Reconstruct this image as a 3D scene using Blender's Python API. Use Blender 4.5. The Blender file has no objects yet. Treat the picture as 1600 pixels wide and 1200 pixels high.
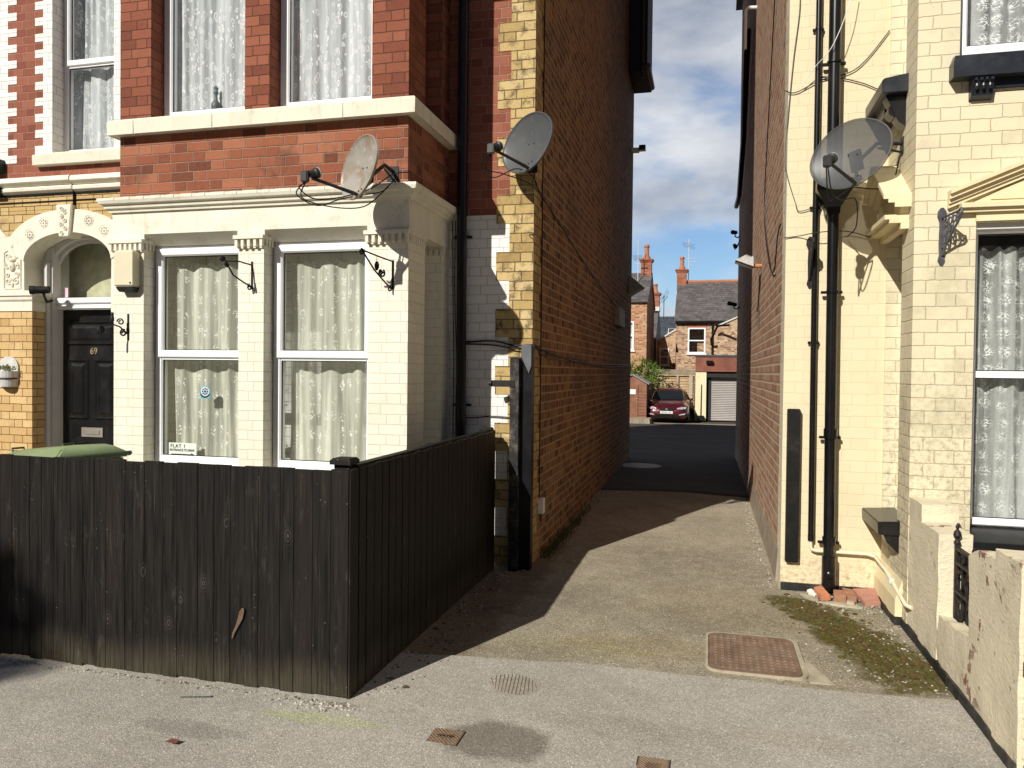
import bpy, math, random
from mathutils import Vector, Matrix, noise
random.seed(7)
R = math.radians
S = bpy.context.scene
COL = S.collection
# ---------------------------------------------------------------- camera
EYE = 1.68
cd = bpy.data.cameras.new('camera'); cam = bpy.data.objects.new('camera', cd); COL.objects.link(cam)
S.camera = cam
yaw, pit, rol = R(14.31), R(-.99), R(.63)
fw = Vector((-math.sin(yaw)*math.cos(pit), math.cos(yaw)*math.cos(pit), math.sin(pit)))
rt = Vector((math.cos(yaw), math.sin(yaw), 0)); up = rt.cross(fw)
r2 = rt*math.cos(rol)+up*math.sin(rol); u2 = -rt*math.sin(rol)+up*math.cos(rol)
cam.matrix_world = Matrix(((r2.x, u2.x, -fw.x, 0), (r2.y, u2.y, -fw.y, 0), (r2.z, u2.z, -fw.z, EYE), (0, 0, 0, 1)))
cd.sensor_width = 36; cd.lens = 36*1200/1600; cd.clip_start = .05; cd.clip_end = 3000
# ---------------------------------------------------------------- light
SUN = Vector((.388*.829, .922*.829, -.559)).normalized()      # direction the light travels
el = math.asin(-SUN.z); az = math.atan2(-SUN.x, -SUN.y)
ld = bpy.data.lights.new('sun', 'SUN'); lo = bpy.data.objects.new('sun', ld); COL.objects.link(lo)
ld.energy = 5.0; ld.angle = R(.5); ld.color = (1, .95, .86)
lo.rotation_euler = SUN.to_track_quat('-Z', 'Y').to_euler()
W = bpy.data.worlds.new('World'); S.world = W; W.use_nodes = True
S.view_settings.view_transform = 'Standard'; S.view_settings.look = 'None'
S.view_settings.exposure = 0.12; S.view_settings.gamma = 1


def N(nt, t, props=None, ins=(), **kw):
    n = nt.nodes.new('ShaderNode'+t)
    for k, v in (props or {}).items(): setattr(n, k, v)
    def put(s, v):
        if v is None: return
        if isinstance(v, bpy.types.NodeSocket): nt.links.new(v, s)
        elif isinstance(v, bpy.types.Node): nt.links.new(v.outputs[0], s)
        else:
            if isinstance(v, (tuple, list)) and len(v) == 3 and s.type == 'RGBA': v = (*v, 1)
            s.default_value = v
    for i, v in enumerate(ins): put(n.inputs[i], v)
    for k, v in kw.items(): put(n.inputs[k.replace('_', ' ')], v)
    return n
def MT(nt, op, a, b=None, c=None, clamp=False): return N(nt, 'Math', {'operation': op, 'use_clamp': clamp}, [a, b, c]).outputs[0]
def MR(nt, v, a, b, c=0., d=1., smooth=False):
    return N(nt, 'MapRange', {'interpolation_type': 'SMOOTHSTEP' if smooth else 'LINEAR'}, [v, a, b, c, d]).outputs[0]
def MIX(nt, f, a, b, mode='MIX'):
    n = nt.nodes.new('ShaderNodeMix'); n.data_type = 'RGBA'; n.blend_type = mode
    for s, v in ((n.inputs[0], f), (n.inputs[6], a), (n.inputs[7], b)):
        if isinstance(v, bpy.types.NodeSocket): nt.links.new(v, s)
        else: s.default_value = (*v, 1) if isinstance(v, (tuple, list)) and len(v) == 3 else v
    return n.outputs[2]
def RAMP(nt, f, stops):
    n = N(nt, 'ValToRGB', None, [f]); e = n.color_ramp.elements
    while len(e) < len(stops): e.new(.5)
    for q, (p, c) in zip(e, stops): q.position = p; q.color = (*c, 1)
    return n.outputs[0]
def NOISE(nt, vec, scale, detail=4, rough=.55, dist=0.):
    n = N(nt, 'TexNoise', None, Vector=vec, Scale=scale, Detail=detail, Roughness=rough, Distortion=dist); return n.outputs[0]
def VOR(nt, vec, scale, feat='F1', out=0, rnd=1.):
    n = N(nt, 'TexVoronoi', {'feature': feat}, Vector=vec, Scale=scale, Randomness=rnd); return n.outputs[out]
def POS(nt): return N(nt, 'NewGeometry').outputs['Position']
def XYZ(nt, v): return N(nt, 'SeparateXYZ', None, [v]).outputs
def CMB(nt, x, y, z=0.): return N(nt, 'CombineXYZ', None, [x, y, z]).outputs[0]

# sky: physical sky with broken cloud
nt = W.node_tree; nt.nodes.clear()
sky = N(nt, 'TexSky', {'sky_type': 'NISHITA', 'sun_disc': False, 'sun_elevation': el, 'sun_rotation': az,
                       'air_density': 1.0, 'dust_density': .6, 'ozone_density': 1.6})
d = N(nt, 'TexCoord').outputs['Generated']
sx, sy, sz = XYZ(nt, d)
flat = CMB(nt, sx, sy, MT(nt, 'MULTIPLY', sz, 2.3))
off = N(nt, 'VectorMath', {'operation': 'ADD'}, [flat, (3.1, .35, 7.62)]).outputs[0]
cn = NOISE(nt, off, 3.1, 7, .52, .25)
cn = MT(nt, 'ADD', cn, MR(nt, sz, .28, .08, 0., .07))
cl = MR(nt, cn, .33, .53, smooth=True)
ccol_ = None
shade = NOISE(nt, N(nt, 'VectorMath', {'operation': 'ADD'}, [off, (1.7, 0, .4)]).outputs[0], 4.5, 5, .55)
ccol = RAMP(nt, shade, [(.34, (4.3, 4.8, 5.7)), (.6, (9.2, 9.4, 9.7))])
ahead = MT(nt, 'MULTIPLY', MR(nt, sy, -.1, .6, smooth=True), MR(nt, sz, .75, .35, smooth=True))
skb = MIX(nt, 1.0, sky.outputs[0], MIX(nt, ahead, (.38, .45, .6), (1.5, 1.75, 2.05)), 'MULTIPLY')
ccol = MIX(nt, 1.0, ccol, MIX(nt, ahead, (.42, .42, .43), (1.6, 1.6, 1.6)), 'MULTIPLY')
mixc = MIX(nt, MT(nt, 'MULTIPLY', MT(nt, 'MULTIPLY', cl, .92), MT(nt, 'ADD', .3, MT(nt, 'MULTIPLY', ahead, .7))), skb, ccol)
bg = N(nt, 'Background', None, [mixc, .05])
out = N(nt, 'OutputWorld', None, [bg])

# ---------------------------------------------------------------- mesh helper
class MB:
    def __init__(s, T=None): s.v = []; s.f = []; s.T = T or (lambda x, y, z: (x, y, z)); s.m = []; s.cur = 0
    def add(s, vs, fs):
        o = len(s.v); s.v += [s.T(*p) for p in vs]
        for f in fs: s.f.append([o+i for i in f]); s.m.append(s.cur)
        return s
    def box(s, x0, x1, y0, y1, z0, z1):
        return s.add([(x, y, z) for x in (x0, x1) for y in (y0, y1) for z in (z0, z1)],
                     [(0, 1, 3, 2), (4, 6, 7, 5), (0, 4, 5, 1), (2, 3, 7, 6), (0, 2, 6, 4), (1, 5, 7, 3)])
    def cham(s, x0, x1, y0, y1, z0, z1, c):
        return s.loft([[(x0+c, y0+c, z0), (x1-c, y0+c, z0), (x1-c, y1-c, z0), (x0+c, y1-c, z0)],
                       [(x0, y0, z0+c), (x1, y0, z0+c), (x1, y1, z0+c), (x0, y1, z0+c)],
                       [(x0, y0, z1-c), (x1, y0, z1-c), (x1, y1, z1-c), (x0, y1, z1-c)],
                       [(x0+c, y0+c, z1), (x1-c, y0+c, z1), (x1-c, y1-c, z1), (x0+c, y1-c, z1)]])
    def loft(s, rings, closed=True, caps=True):
        n = len(rings[0]); vs = [p for r in rings for p in r]; fs = []
        for i in range(len(rings)-1):
            for j in range(n if closed else n-1):
                k = (j+1) % n; fs.append((i*n+j, i*n+k, (i+1)*n+k, (i+1)*n+j))
        if caps: fs.append(tuple(range(n))[::-1]); fs.append(tuple((len(rings)-1)*n+j for j in range(n)))
        return s.add(vs, fs)
    def prism(s, poly, a, b, axis='y'):
        g = {'y': lambda p, q: (p[0], q, p[1]), 'x': lambda p, q: (q, p[0], p[1]), 'z': lambda p, q: (p[0], p[1], q)}[axis]
        return s.loft([[g(p, a) for p in poly], [g(p, b) for p in poly]])
    def tube(s, pts, r, n=8, caps=True):
        pts = [Vector(p) for p in pts]; rings = []
        rr = r if isinstance(r, (list, tuple)) else [r]*len(pts)
        ref = None
        for i, p in enumerate(pts):
            t = (pts[min(i+1, len(pts)-1)]-pts[max(i-1, 0)]).normalized()
            if ref is None: ref = t.orthogonal().normalized()
            a = (ref-t*ref.dot(t)); a = a.normalized() if a.length > 1e-5 else t.orthogonal().normalized(); ref = a
            b = t.cross(a)
            rings.append([tuple(p+(a*math.cos(q*2*math.pi/n)+b*math.sin(q*2*math.pi/n))*rr[i]) for q in range(n)])
        return s.loft(rings, True, caps)
    def lathe(s, prof, c, ax=(0, 0, 1), n=20):
        ax = Vector(ax).normalized(); a = ax.orthogonal().normalized(); b = ax.cross(a); c = Vector(c)
        return s.loft([[tuple(c+ax*h+(a*math.cos(q*2*math.pi/n)+b*math.sin(q*2*math.pi/n))*max(r, 1e-4)) for q in range(n)] for r, h in prof])
    def ball(s, c, rx, ry=None, rz=None, n=12):
        ry = ry or rx; rz = rz or rx
        return s.loft([[(c[0]+rx*math.sin(p)*math.cos(q*2*math.pi/n), c[1]+ry*math.sin(p)*math.sin(q*2*math.pi/n), c[2]-rz*math.cos(p)) for q in range(n)]
                       for p in [max(.02, min(math.pi-.02, math.pi*i/(n//2))) for i in range(n//2+1)]])
    def build(s, name, mat, parent=None, smooth=False, kind=None, loc=None, bevel=0, fix=True):
        me = bpy.data.meshes.new(name); L = Vector((0, 0, 0))
        if parent is not None:
            q = parent
            while q is not None: L = L+q.location; q = q.parent
        if loc is not None: L = Vector(loc)
        me.from_pydata([tuple(Vector(p)-L) for p in s.v], [], s.f)
        for m in (mat if isinstance(mat, (list, tuple)) else [mat]): me.materials.append(m)
        me.polygons.foreach_set('material_index', s.m)
        if fix:
            import bmesh
            bm = bmesh.new(); bm.from_mesh(me); bmesh.ops.recalc_face_normals(bm, faces=bm.faces)
            if bevel: bmesh.ops.bevel(bm, geom=[e for e in bm.edges if len(e.link_faces) == 2 and e.calc_face_angle(0) > .6], offset=bevel, segments=2, affect='EDGES', clamp_overlap=True)
            bm.to_mesh(me); bm.free()
        if smooth:
            me.polygons.foreach_set('use_smooth', [True]*len(me.polygons))
            try: me.set_sharp_from_angle(angle=R(40))
            except Exception: pass
        me.update()
        o = bpy.data.objects.new(name, me); COL.objects.link(o)
        if parent is not None: o.parent = parent
        elif loc is not None: o.location = loc
        if kind: o['kind'] = kind
        return o
def thing(name, label, cat, loc=(0, 0, 0), group=None):
    o = bpy.data.objects.new(name, None); COL.objects.link(o); o.location = loc; o.empty_display_size = .1
    o['label'] = label; o['category'] = cat
    if group: o['group'] = group
    return o
def tag(o, label, cat, group=None):
    o['label'] = label; o['category'] = cat
    if group: o['group'] = group
    return o
def wall(mb, us, zs, d0, d1, holes=()):
    """wall sheet with rectangular holes; mb.T maps (u, depth, z)"""
    U = sorted(set([us[0], us[1]]+[h[0] for h in holes]+[h[1] for h in holes])); U = [u for u in U if us[0] <= u <= us[1]]
    Z = sorted(set([zs[0], zs[1]]+[h[2] for h in holes]+[h[3] for h in holes])); Z = [z for z in Z if zs[0] <= z <= zs[1]]
    def solid(i, j):
        if i < 0 or j < 0 or i >= len(U)-1 or j >= len(Z)-1: return False
        u = (U[i]+U[i+1])/2; z = (Z[j]+Z[j+1])/2
        return not any(h[0] < u < h[1] and h[2] < z < h[3] for h in holes)
    for i in range(len(U)-1):
        for j in range(len(Z)-1):
            if not solid(i, j): continue
            a, b, c, e = U[i], U[i+1], Z[j], Z[j+1]
            mb.add([(a, d0, c), (b, d0, c), (b, d0, e), (a, d0, e)], [(0, 1, 2, 3)])
            mb.add([(a, d1, c), (b, d1, c), (b, d1, e), (a, d1, e)], [(3, 2, 1, 0)])
            if not solid(i-1, j): mb.add([(a, d0, c), (a, d1, c), (a, d1, e), (a, d0, e)], [(0, 1, 2, 3)])
            if not solid(i+1, j): mb.add([(b, d0, c), (b, d1, c), (b, d1, e), (b, d0, e)], [(3, 2, 1, 0)])
            if not solid(i, j-1): mb.add([(a, d0, c), (b, d0, c), (b, d1, c), (a, d1, c)], [(3, 2, 1, 0)])
            if not solid(i, j+1): mb.add([(a, d0, e), (b, d0, e), (b, d1, e), (a, d1, e)], [(0, 1, 2, 3)])
    return mb
def text_mesh(body, size, mat, name, parent, origin, right=(1, 0, 0), upv=(0, 0, 1), ext=.001, space=1.):
    cu = bpy.data.curves.new('t', 'FONT'); cu.body = body; cu.size = size; cu.extrude = ext; cu.align_x = 'CENTER'; cu.align_y = 'CENTER'; cu.space_character = space
    o = bpy.data.objects.new('t', cu); COL.objects.link(o); bpy.context.view_layer.update()
    me = bpy.data.meshes.new_from_object(o.evaluated_get(bpy.context.evaluated_depsgraph_get()))
    bpy.data.objects.remove(o)
    r = Vector(right).normalized(); u = Vector(upv).normalized(); n = r.cross(u)
    L = Vector((0, 0, 0)); q = parent
    while q is not None: L = L+q.location; q = q.parent
    for v in me.vertices: v.co = Vector(origin)+r*v.co.x+u*v.co.y+n*v.co.z-L
    me.materials.clear(); me.materials.append(mat); me.name = name
    ob = bpy.data.objects.new(name, me); COL.objects.link(ob); ob.parent = parent; return ob

# ---------------------------------------------------------------- materials
def newmat(name):
    m = bpy.data.materials.new(name); m.use_nodes = True; m.node_tree.nodes.clear(); return m, m.node_tree
def finish(nt, col, rough=.8, height=None, bs=.5, bd=.005, metal=0., spec=.3, **kw):
    kk = dict(kw)
    if height is not None: kk['Normal'] = N(nt, 'Bump', None, Strength=bs, Distance=bd, Height=height).outputs[0]
    b = N(nt, 'BsdfPrincipled', None, Base_Color=col, Roughness=rough, Metallic=metal, **kk)
    b.inputs['Specular IOR Level'].default_value = spec
    N(nt, 'OutputMaterial', None, [b]); return b
def plain(name, col, rough=.6, metal=0., var=.15, scale=12., bump=.0, spec=.3, dirt=None, coat=0.):
    m, nt = newmat(name); p = POS(nt)
    n = NOISE(nt, p, scale, 5)
    c = MIX(nt, MT(nt, 'MULTIPLY', MR(nt, n, .35, .7), 1.), tuple(x*(1-var) for x in col), tuple(min(1, x*(1+var)) for x in col))
    if dirt: c = MIX(nt, MT(nt, 'MULTIPLY', MR(nt, NOISE(nt, p, scale*.45, 6, .7), .5, .72), dirt[3]), c, dirt[:3])
    b = finish(nt, c, rough, NOISE(nt, p, scale*14, 3) if bump else None, bump, .002, metal, spec)
    if coat: b.inputs['Coat Weight'].default_value = coat
    return m
def brick(name, cols, mort, h=.0815, ws=.22, wh=.106, mw=.005, paint=False, var=1., dirt=(.05, .04, .03, .4), dscale=1.3, bump=1., off=(0., 0.), rough=.85, soft=.0025, warp=.0025, dmin=.52, mossy=None, grime=None):
    m, nt = newmat(name); p = POS(nt); x, y, z = XYZ(nt, p)
    nx = MT(nt, 'ABSOLUTE', XYZ(nt, N(nt, 'NewGeometry').outputs['True Normal'])[0])
    sel = MT(nt, 'GREATER_THAN', nx, .7)
    u = MT(nt, 'ADD', MT(nt, 'MULTIPLY', y, sel), MT(nt, 'MULTIPLY', x, MT(nt, 'SUBTRACT', 1., sel)))
    wn = N(nt, 'TexNoise', None, Vector=p, Scale=22., Detail=3.).outputs[1]
    wx, wy, wz = XYZ(nt, wn)
    u = MT(nt, 'ADD', u, MT(nt, 'MULTIPLY', MT(nt, 'SUBTRACT', wx, .5), warp*4)); u = MT(nt, 'ADD', u, 50+off[0])
    v = MT(nt, 'ADD', z, MT(nt, 'MULTIPLY', MT(nt, 'SUBTRACT', wy, .5), warp*4)); v = MT(nt, 'ADD', v, 10*h+off[1])
    v = MT(nt, 'ADD', v, MT(nt, 'MULTIPLY', MT(nt, 'SUBTRACT', NOISE(nt, p, .9, 2), .5), .01))
    P = ws+wh
    vr = MT(nt, 'DIVIDE', v, h); row = MT(nt, 'FLOOR', vr); fv = MT(nt, 'MULTIPLY', MT(nt, 'SUBTRACT', vr, row), h)
    odd = MT(nt, 'MODULO', row, 2.)
    jit = N(nt, 'TexWhiteNoise', {'noise_dimensions': '1D'}, W=row).outputs[0]
    uu = MT(nt, 'ADD', MT(nt, 'DIVIDE', u, P), MT(nt, 'ADD', MT(nt, 'MULTIPLY', odd, .5), MT(nt, 'MULTIPLY', jit, .07)))
    k = MT(nt, 'FLOOR', uu); t = MT(nt, 'MULTIPLY', MT(nt, 'SUBTRACT', uu, k), P)
    isH = MT(nt, 'GREATER_THAN', t, ws)
    loc = MT(nt, 'SUBTRACT', t, MT(nt, 'MULTIPLY', isH, ws))
    wid = MT(nt, 'ADD', ws, MT(nt, 'MULTIPLY', isH, wh-ws))
    du = MT(nt, 'MINIMUM', loc, MT(nt, 'SUBTRACT', wid, loc)); dv = MT(nt, 'MINIMUM', fv, MT(nt, 'SUBTRACT', h, fv))
    dd = MT(nt, 'MINIMUM', du, dv)
    dd = MT(nt, 'ADD', dd, MT(nt, 'MULTIPLY', MT(nt, 'SUBTRACT', NOISE(nt, p, 90., 3), .5), .004))
    mask = MR(nt, dd, mw-soft, mw+soft, smooth=True)
    idv = CMB(nt, MT(nt, 'ADD', MT(nt, 'MULTIPLY', k, 2.), isH), row, 3.)
    wnz = N(nt, 'TexWhiteNoise', {'noise_dimensions': '3D'}, Vector=idv)
    rnd = wnz.outputs[0]; rc = wnz.outputs[1]
    n1 = NOISE(nt, p, 35., 6, .65)
    f = MT(nt, 'ADD', MT(nt, 'MULTIPLY', rnd, .75*var), MT(nt, 'MULTIPLY', n1, .35))
    ns = len(cols)-1
    bc = RAMP(nt, f, [(.08+.84*i/max(1, ns), c) for i, c in enumerate(cols)])
    fine = NOISE(nt, p, 160., 4, .7)
    bc = MIX(nt, .5, bc, RAMP(nt, fine, [(.3, (.55,)*3), (.7, (1.25,)*3)]) if not paint else (1., 1., 1.), 'MULTIPLY')
    dn = NOISE(nt, p, dscale, 8, .68)
    dm = MT(nt, 'MULTIPLY', MR(nt, MT(nt, 'ADD', dn, MT(nt, 'MULTIPLY', MT(nt, 'SUBTRACT', rnd, .5), .12)), dmin, dmin+.22, smooth=True), dirt[3])
    c = MIX(nt, mask, mort, bc)
    c = MIX(nt, dm, c, dirt[:3])
    if paint:      # flaked spots and hairline chips in the paint
        ch = MT(nt, 'MULTIPLY', MR(nt, NOISE(nt, p, 55., 5, .6), .64, .68), MR(nt, NOISE(nt, p, 2.4, 4), .5, .6))
        c = MIX(nt, MT(nt, 'MULTIPLY', ch, .55), c, (.36, .27, .18))
    if grime:      # speckled dirt gathered in the lower courses: (colour, strength, z top)
        gz = MR(nt, z, grime[2], grime[3], smooth=True)
        gn = MR(nt, NOISE(nt, p, 26., 7, .75), .47, .66)
        c = MIX(nt, MT(nt, 'MULTIPLY', MT(nt, 'MULTIPLY', gz, gn), grime[1]), c, grime[0])
    hgt = MT(nt, 'ADD', MT(nt, 'MULTIPLY', mask, 1.), MT(nt, 'ADD', MT(nt, 'MULTIPLY', fine, .18 if not paint else .1), MT(nt, 'MULTIPLY', n1, .3)))
    hgt = MT(nt, 'ADD', hgt, MT(nt, 'MULTIPLY', XYZ(nt, rc)[1], .25))
    finish(nt, c, rough, hgt, bump, .004, spec=.25)
    return m

RED = [(.11, .038, .024), (.26, .085, .045), (.34, .122, .064), (.40, .165, .095)]
m_redbay = brick('red_brick_weathered', RED, (.33, .2, .14), h=.0785, ws=.215, wh=.12, mw=.004, dirt=(.05, .035, .028, .75), dscale=2.2, var=.9, off=(.03, .02), dmin=.52, bump=1.4)
m_redfine = brick('red_brick_smooth', [(.14, .042, .025), (.24, .076, .042), (.29, .098, .055), (.33, .122, .07)], (.1, .045, .032), h=.0785, mw=.0028, dirt=(.07, .03, .02, .3), dscale=1.5, var=.8)
m_redmain = brick('dark_red_brick', [(.18, .052, .034), (.27, .088, .052), (.32, .112, .07), (.35, .135, .085)], (.42, .3, .24), h=.081, mw=.0022, dirt=(.1, .04, .03, .3), var=.8)
m_yellow = brick('yellow_brick', [(.36, .22, .08), (.52, .36, .15), (.6, .43, .2), (.66, .5, .27)], (.05, .032, .02), h=.0805, mw=.003, dirt=(.16, .1, .05, .55), dscale=9., var=.8, dmin=.53)
m_quoin = brick('yellow_quoin_brick', [(.3, .2, .08), (.5, .36, .15), (.6, .45, .21), (.66, .52, .28)], (.16, .11, .06), h=.0815, mw=.004, dirt=(.07, .05, .03, .85), dscale=11., var=.9, dmin=.49, off=(.02, .0))
m_porchbrick = brick('ochre_brick', [(.5, .31, .12), (.6, .4, .18), (.68, .48, .23), (.72, .55, .3)], (.05, .03, .02), h=.08, mw=.0026, dirt=(.3, .16, .05, .4), dscale=6., var=.7)
m_gable = brick('brown_side_brick', [(.05, .024, .012), (.15, .065, .025), (.23, .105, .04), (.32, .175, .07), (.12, .052, .024)], (.38, .26, .14), h=.082, ws=.17, wh=.105, mw=.008, dirt=(.07, .04, .03, .45), dscale=.9, var=1., soft=.004, warp=.004)
m_gableY = brick('side_yellow_brick', [(.34, .2, .07), (.48, .31, .12), (.54, .37, .16)], (.14, .09, .05), h=.0815, mw=.004, dirt=(.1, .06, .03, .5), dscale=7.)
m_rside = brick('pale_red_side_brick', [(.17, .075, .045), (.32, .15, .09), (.4, .2, .125), (.43, .3, .2), (.28, .12, .075)], (.46, .36, .26), h=.084, ws=.19, wh=.11, mw=.0105, dirt=(.3, .22, .16, .5), dscale=1.4, soft=.005, warp=.006)
CR = (.80, .76, .63)
m_cream = brick('cream_painted_brick', [(.76, .72, .59), (.8, .755, .63), (.83, .79, .66)], (.62, .58, .46), h=.0785, ws=.215, wh=.112, mw=.0022, paint=True, dirt=(.62, .57, .42, .35), dscale=3., bump=.55, soft=.0016, warp=.0018, rough=.6)
m_white = brick('white_painted_brick', [(.76, .75, .7), (.8, .79, .745), (.83, .82, .78)], (.42, .4, .35), h=.0805, mw=.0022, paint=True, dirt=(.45, .42, .35, .45), dscale=5., bump=.55, soft=.0016, warp=.0018, rough=.6, dmin=.58)
m_yel = brick('pale_yellow_painted_brick', [(.70, .605, .405), (.715, .62, .415), (.73, .635, .425)], (.66, .565, .375), h=.085, ws=.235, wh=.112, mw=.002, paint=True, dirt=(.60, .51, .34, .55), dscale=1.6, bump=.45, grime=((.33, .2, .09), .8, .42, .1), soft=.0025, warp=.0035, rough=.65)
m_yelbay = brick('dirty_yellow_painted_brick', [(.68, .6, .42), (.71, .63, .44), (.735, .655, .46)], (.52, .455, .31), h=.085, ws=.24, wh=.115, mw=.003, paint=True, dirt=(.40, .36, .24, .6), dscale=1.7, bump=.75, soft=.0026, warp=.0035, rough=.7, off=(.1, .0), dmin=.5,
                grime=((.22, .2, .13), .75, 2.3, .9))
def stone(name, col, var=.06, dirt=(.45, .42, .34), ds=.35, bump=.25, sc=3.):
    m, nt = newmat(name); p = POS(nt)
    c = MIX(nt, MR(nt, NOISE(nt, p, sc, 6), .35, .65), tuple(k*(1-var) for k in col), tuple(min(.9, k*(1+var)) for k in col))
    c = MIX(nt, MT(nt, 'MULTIPLY', MR(nt, NOISE(nt, p, sc*2.3, 9, .72), .55, .72), ds), c, dirt)
    st_ = NOISE(nt, N(nt, 'Mapping', None, Vector=p, Scale=(9., 9., .9)).outputs[0], 1.4, 7, .7)
    c = MIX(nt, MT(nt, 'MULTIPLY', MR(nt, st_, .54, .74), ds*.8), c, dirt)
    finish(nt, c, .65, MT(nt, 'ADD', NOISE(nt, p, 45., 6, .7), NOISE(nt, p, 9., 3)), bump, .006, spec=.25); return m
m_stone = stone('cream_painted_stone', (.77, .735, .615), .07, (.42, .38, .27), .5, .4)
m_stoneR = stone('yellow_painted_stone', (.77, .66, .42), .05, (.45, .38, .22), .4)
m_sill = stone('sill_stone', (.74, .71, .58), .06, (.42, .39, .3), .5)
m_upvc = plain('white_window_plastic', (.86, .87, .88), .3, var=.02, scale=3., spec=.5, dirt=(.6, .6, .56, .25))
m_frameG = plain('grey_painted_timber', (.6, .585, .57), .5, var=.05, scale=6.)
m_black = plain('black_gloss_paint', (.007, .007, .008), .3, var=.3, scale=9., spec=.4, dirt=(.04, .037, .034, .4), bump=.1)
m_blackpipe = plain('black_pipe', (.005, .005, .0055), .28, var=.3, scale=6., spec=.45, dirt=(.03, .028, .025, .3))
m_blackmatt = plain('black_rough_paint', (.007, .007, .007), .5, var=.4, scale=14., bump=.5, dirt=(.05, .042, .034, .5), spec=.3)
m_iron = plain('black_iron', (.015, .014, .014), .55, var=.4, scale=30., dirt=(.1, .05, .03, .4), bump=.3)
m_grey_iron = plain('grey_painted_iron', (.08, .08, .09), .5, var=.3, scale=30., dirt=(.02, .02, .02, .6), bump=.3)
m_cable = plain('black_cable', (.012, .012, .012), .5, var=.1)
m_cablew = plain('painted_cable', (.6, .5, .32), .6, var=.1)
m_white_p = plain('white_plastic', (.78, .78, .76), .4, var=.04, dirt=(.5, .48, .42, .4))
m_beige = plain('beige_plastic', (.70, .64, .46), .4, var=.04, scale=6., dirt=(.5, .45, .32, .3))
m_brass = plain('brass', (.62, .5, .3), .3, .6, var=.15, scale=20.)
m_dark = plain('dark_room', (.03, .03, .03), .9, var=.2)
m_room = plain('room_wall', (.25, .25, .2), .9, var=.1, scale=2.)
m_slate = None
def glassmat(name, tint=(.95, .97, .95), refl=1.4, dirt=.03):
    m, nt = newmat(name); p = POS(nt)
    fr = N(nt, 'LayerWeight', None, Blend=.12).outputs['Fresnel']
    f = MT(nt, 'MULTIPLY', fr, refl, clamp=True)
    tr = N(nt, 'BsdfTransparent', None, Color=tint)
    gl = N(nt, 'BsdfGlossy', None, Color=(1, 1, 1), Roughness=.01, Normal=N(nt, 'Bump', None, Strength=.04, Distance=.02, Height=NOISE(nt, p, 2.2, 2)).outputs[0])
    a = N(nt, 'MixShader', None, [f, tr, gl])
    df = N(nt, 'BsdfDiffuse', None, Color=(.6, .6, .58))
    b = N(nt, 'MixShader', None, [MT(nt, 'MULTIPLY', MR(nt, NOISE(nt, p, 6., 8, .7), .4, .8), dirt), a, df])
    N(nt, 'OutputMaterial', None, [b]); return m
m_glass = glassmat('window_glass')
m_glassup = glassmat('upper_window_glass', (.97, .985, .99), 2.2, .09)
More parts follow.
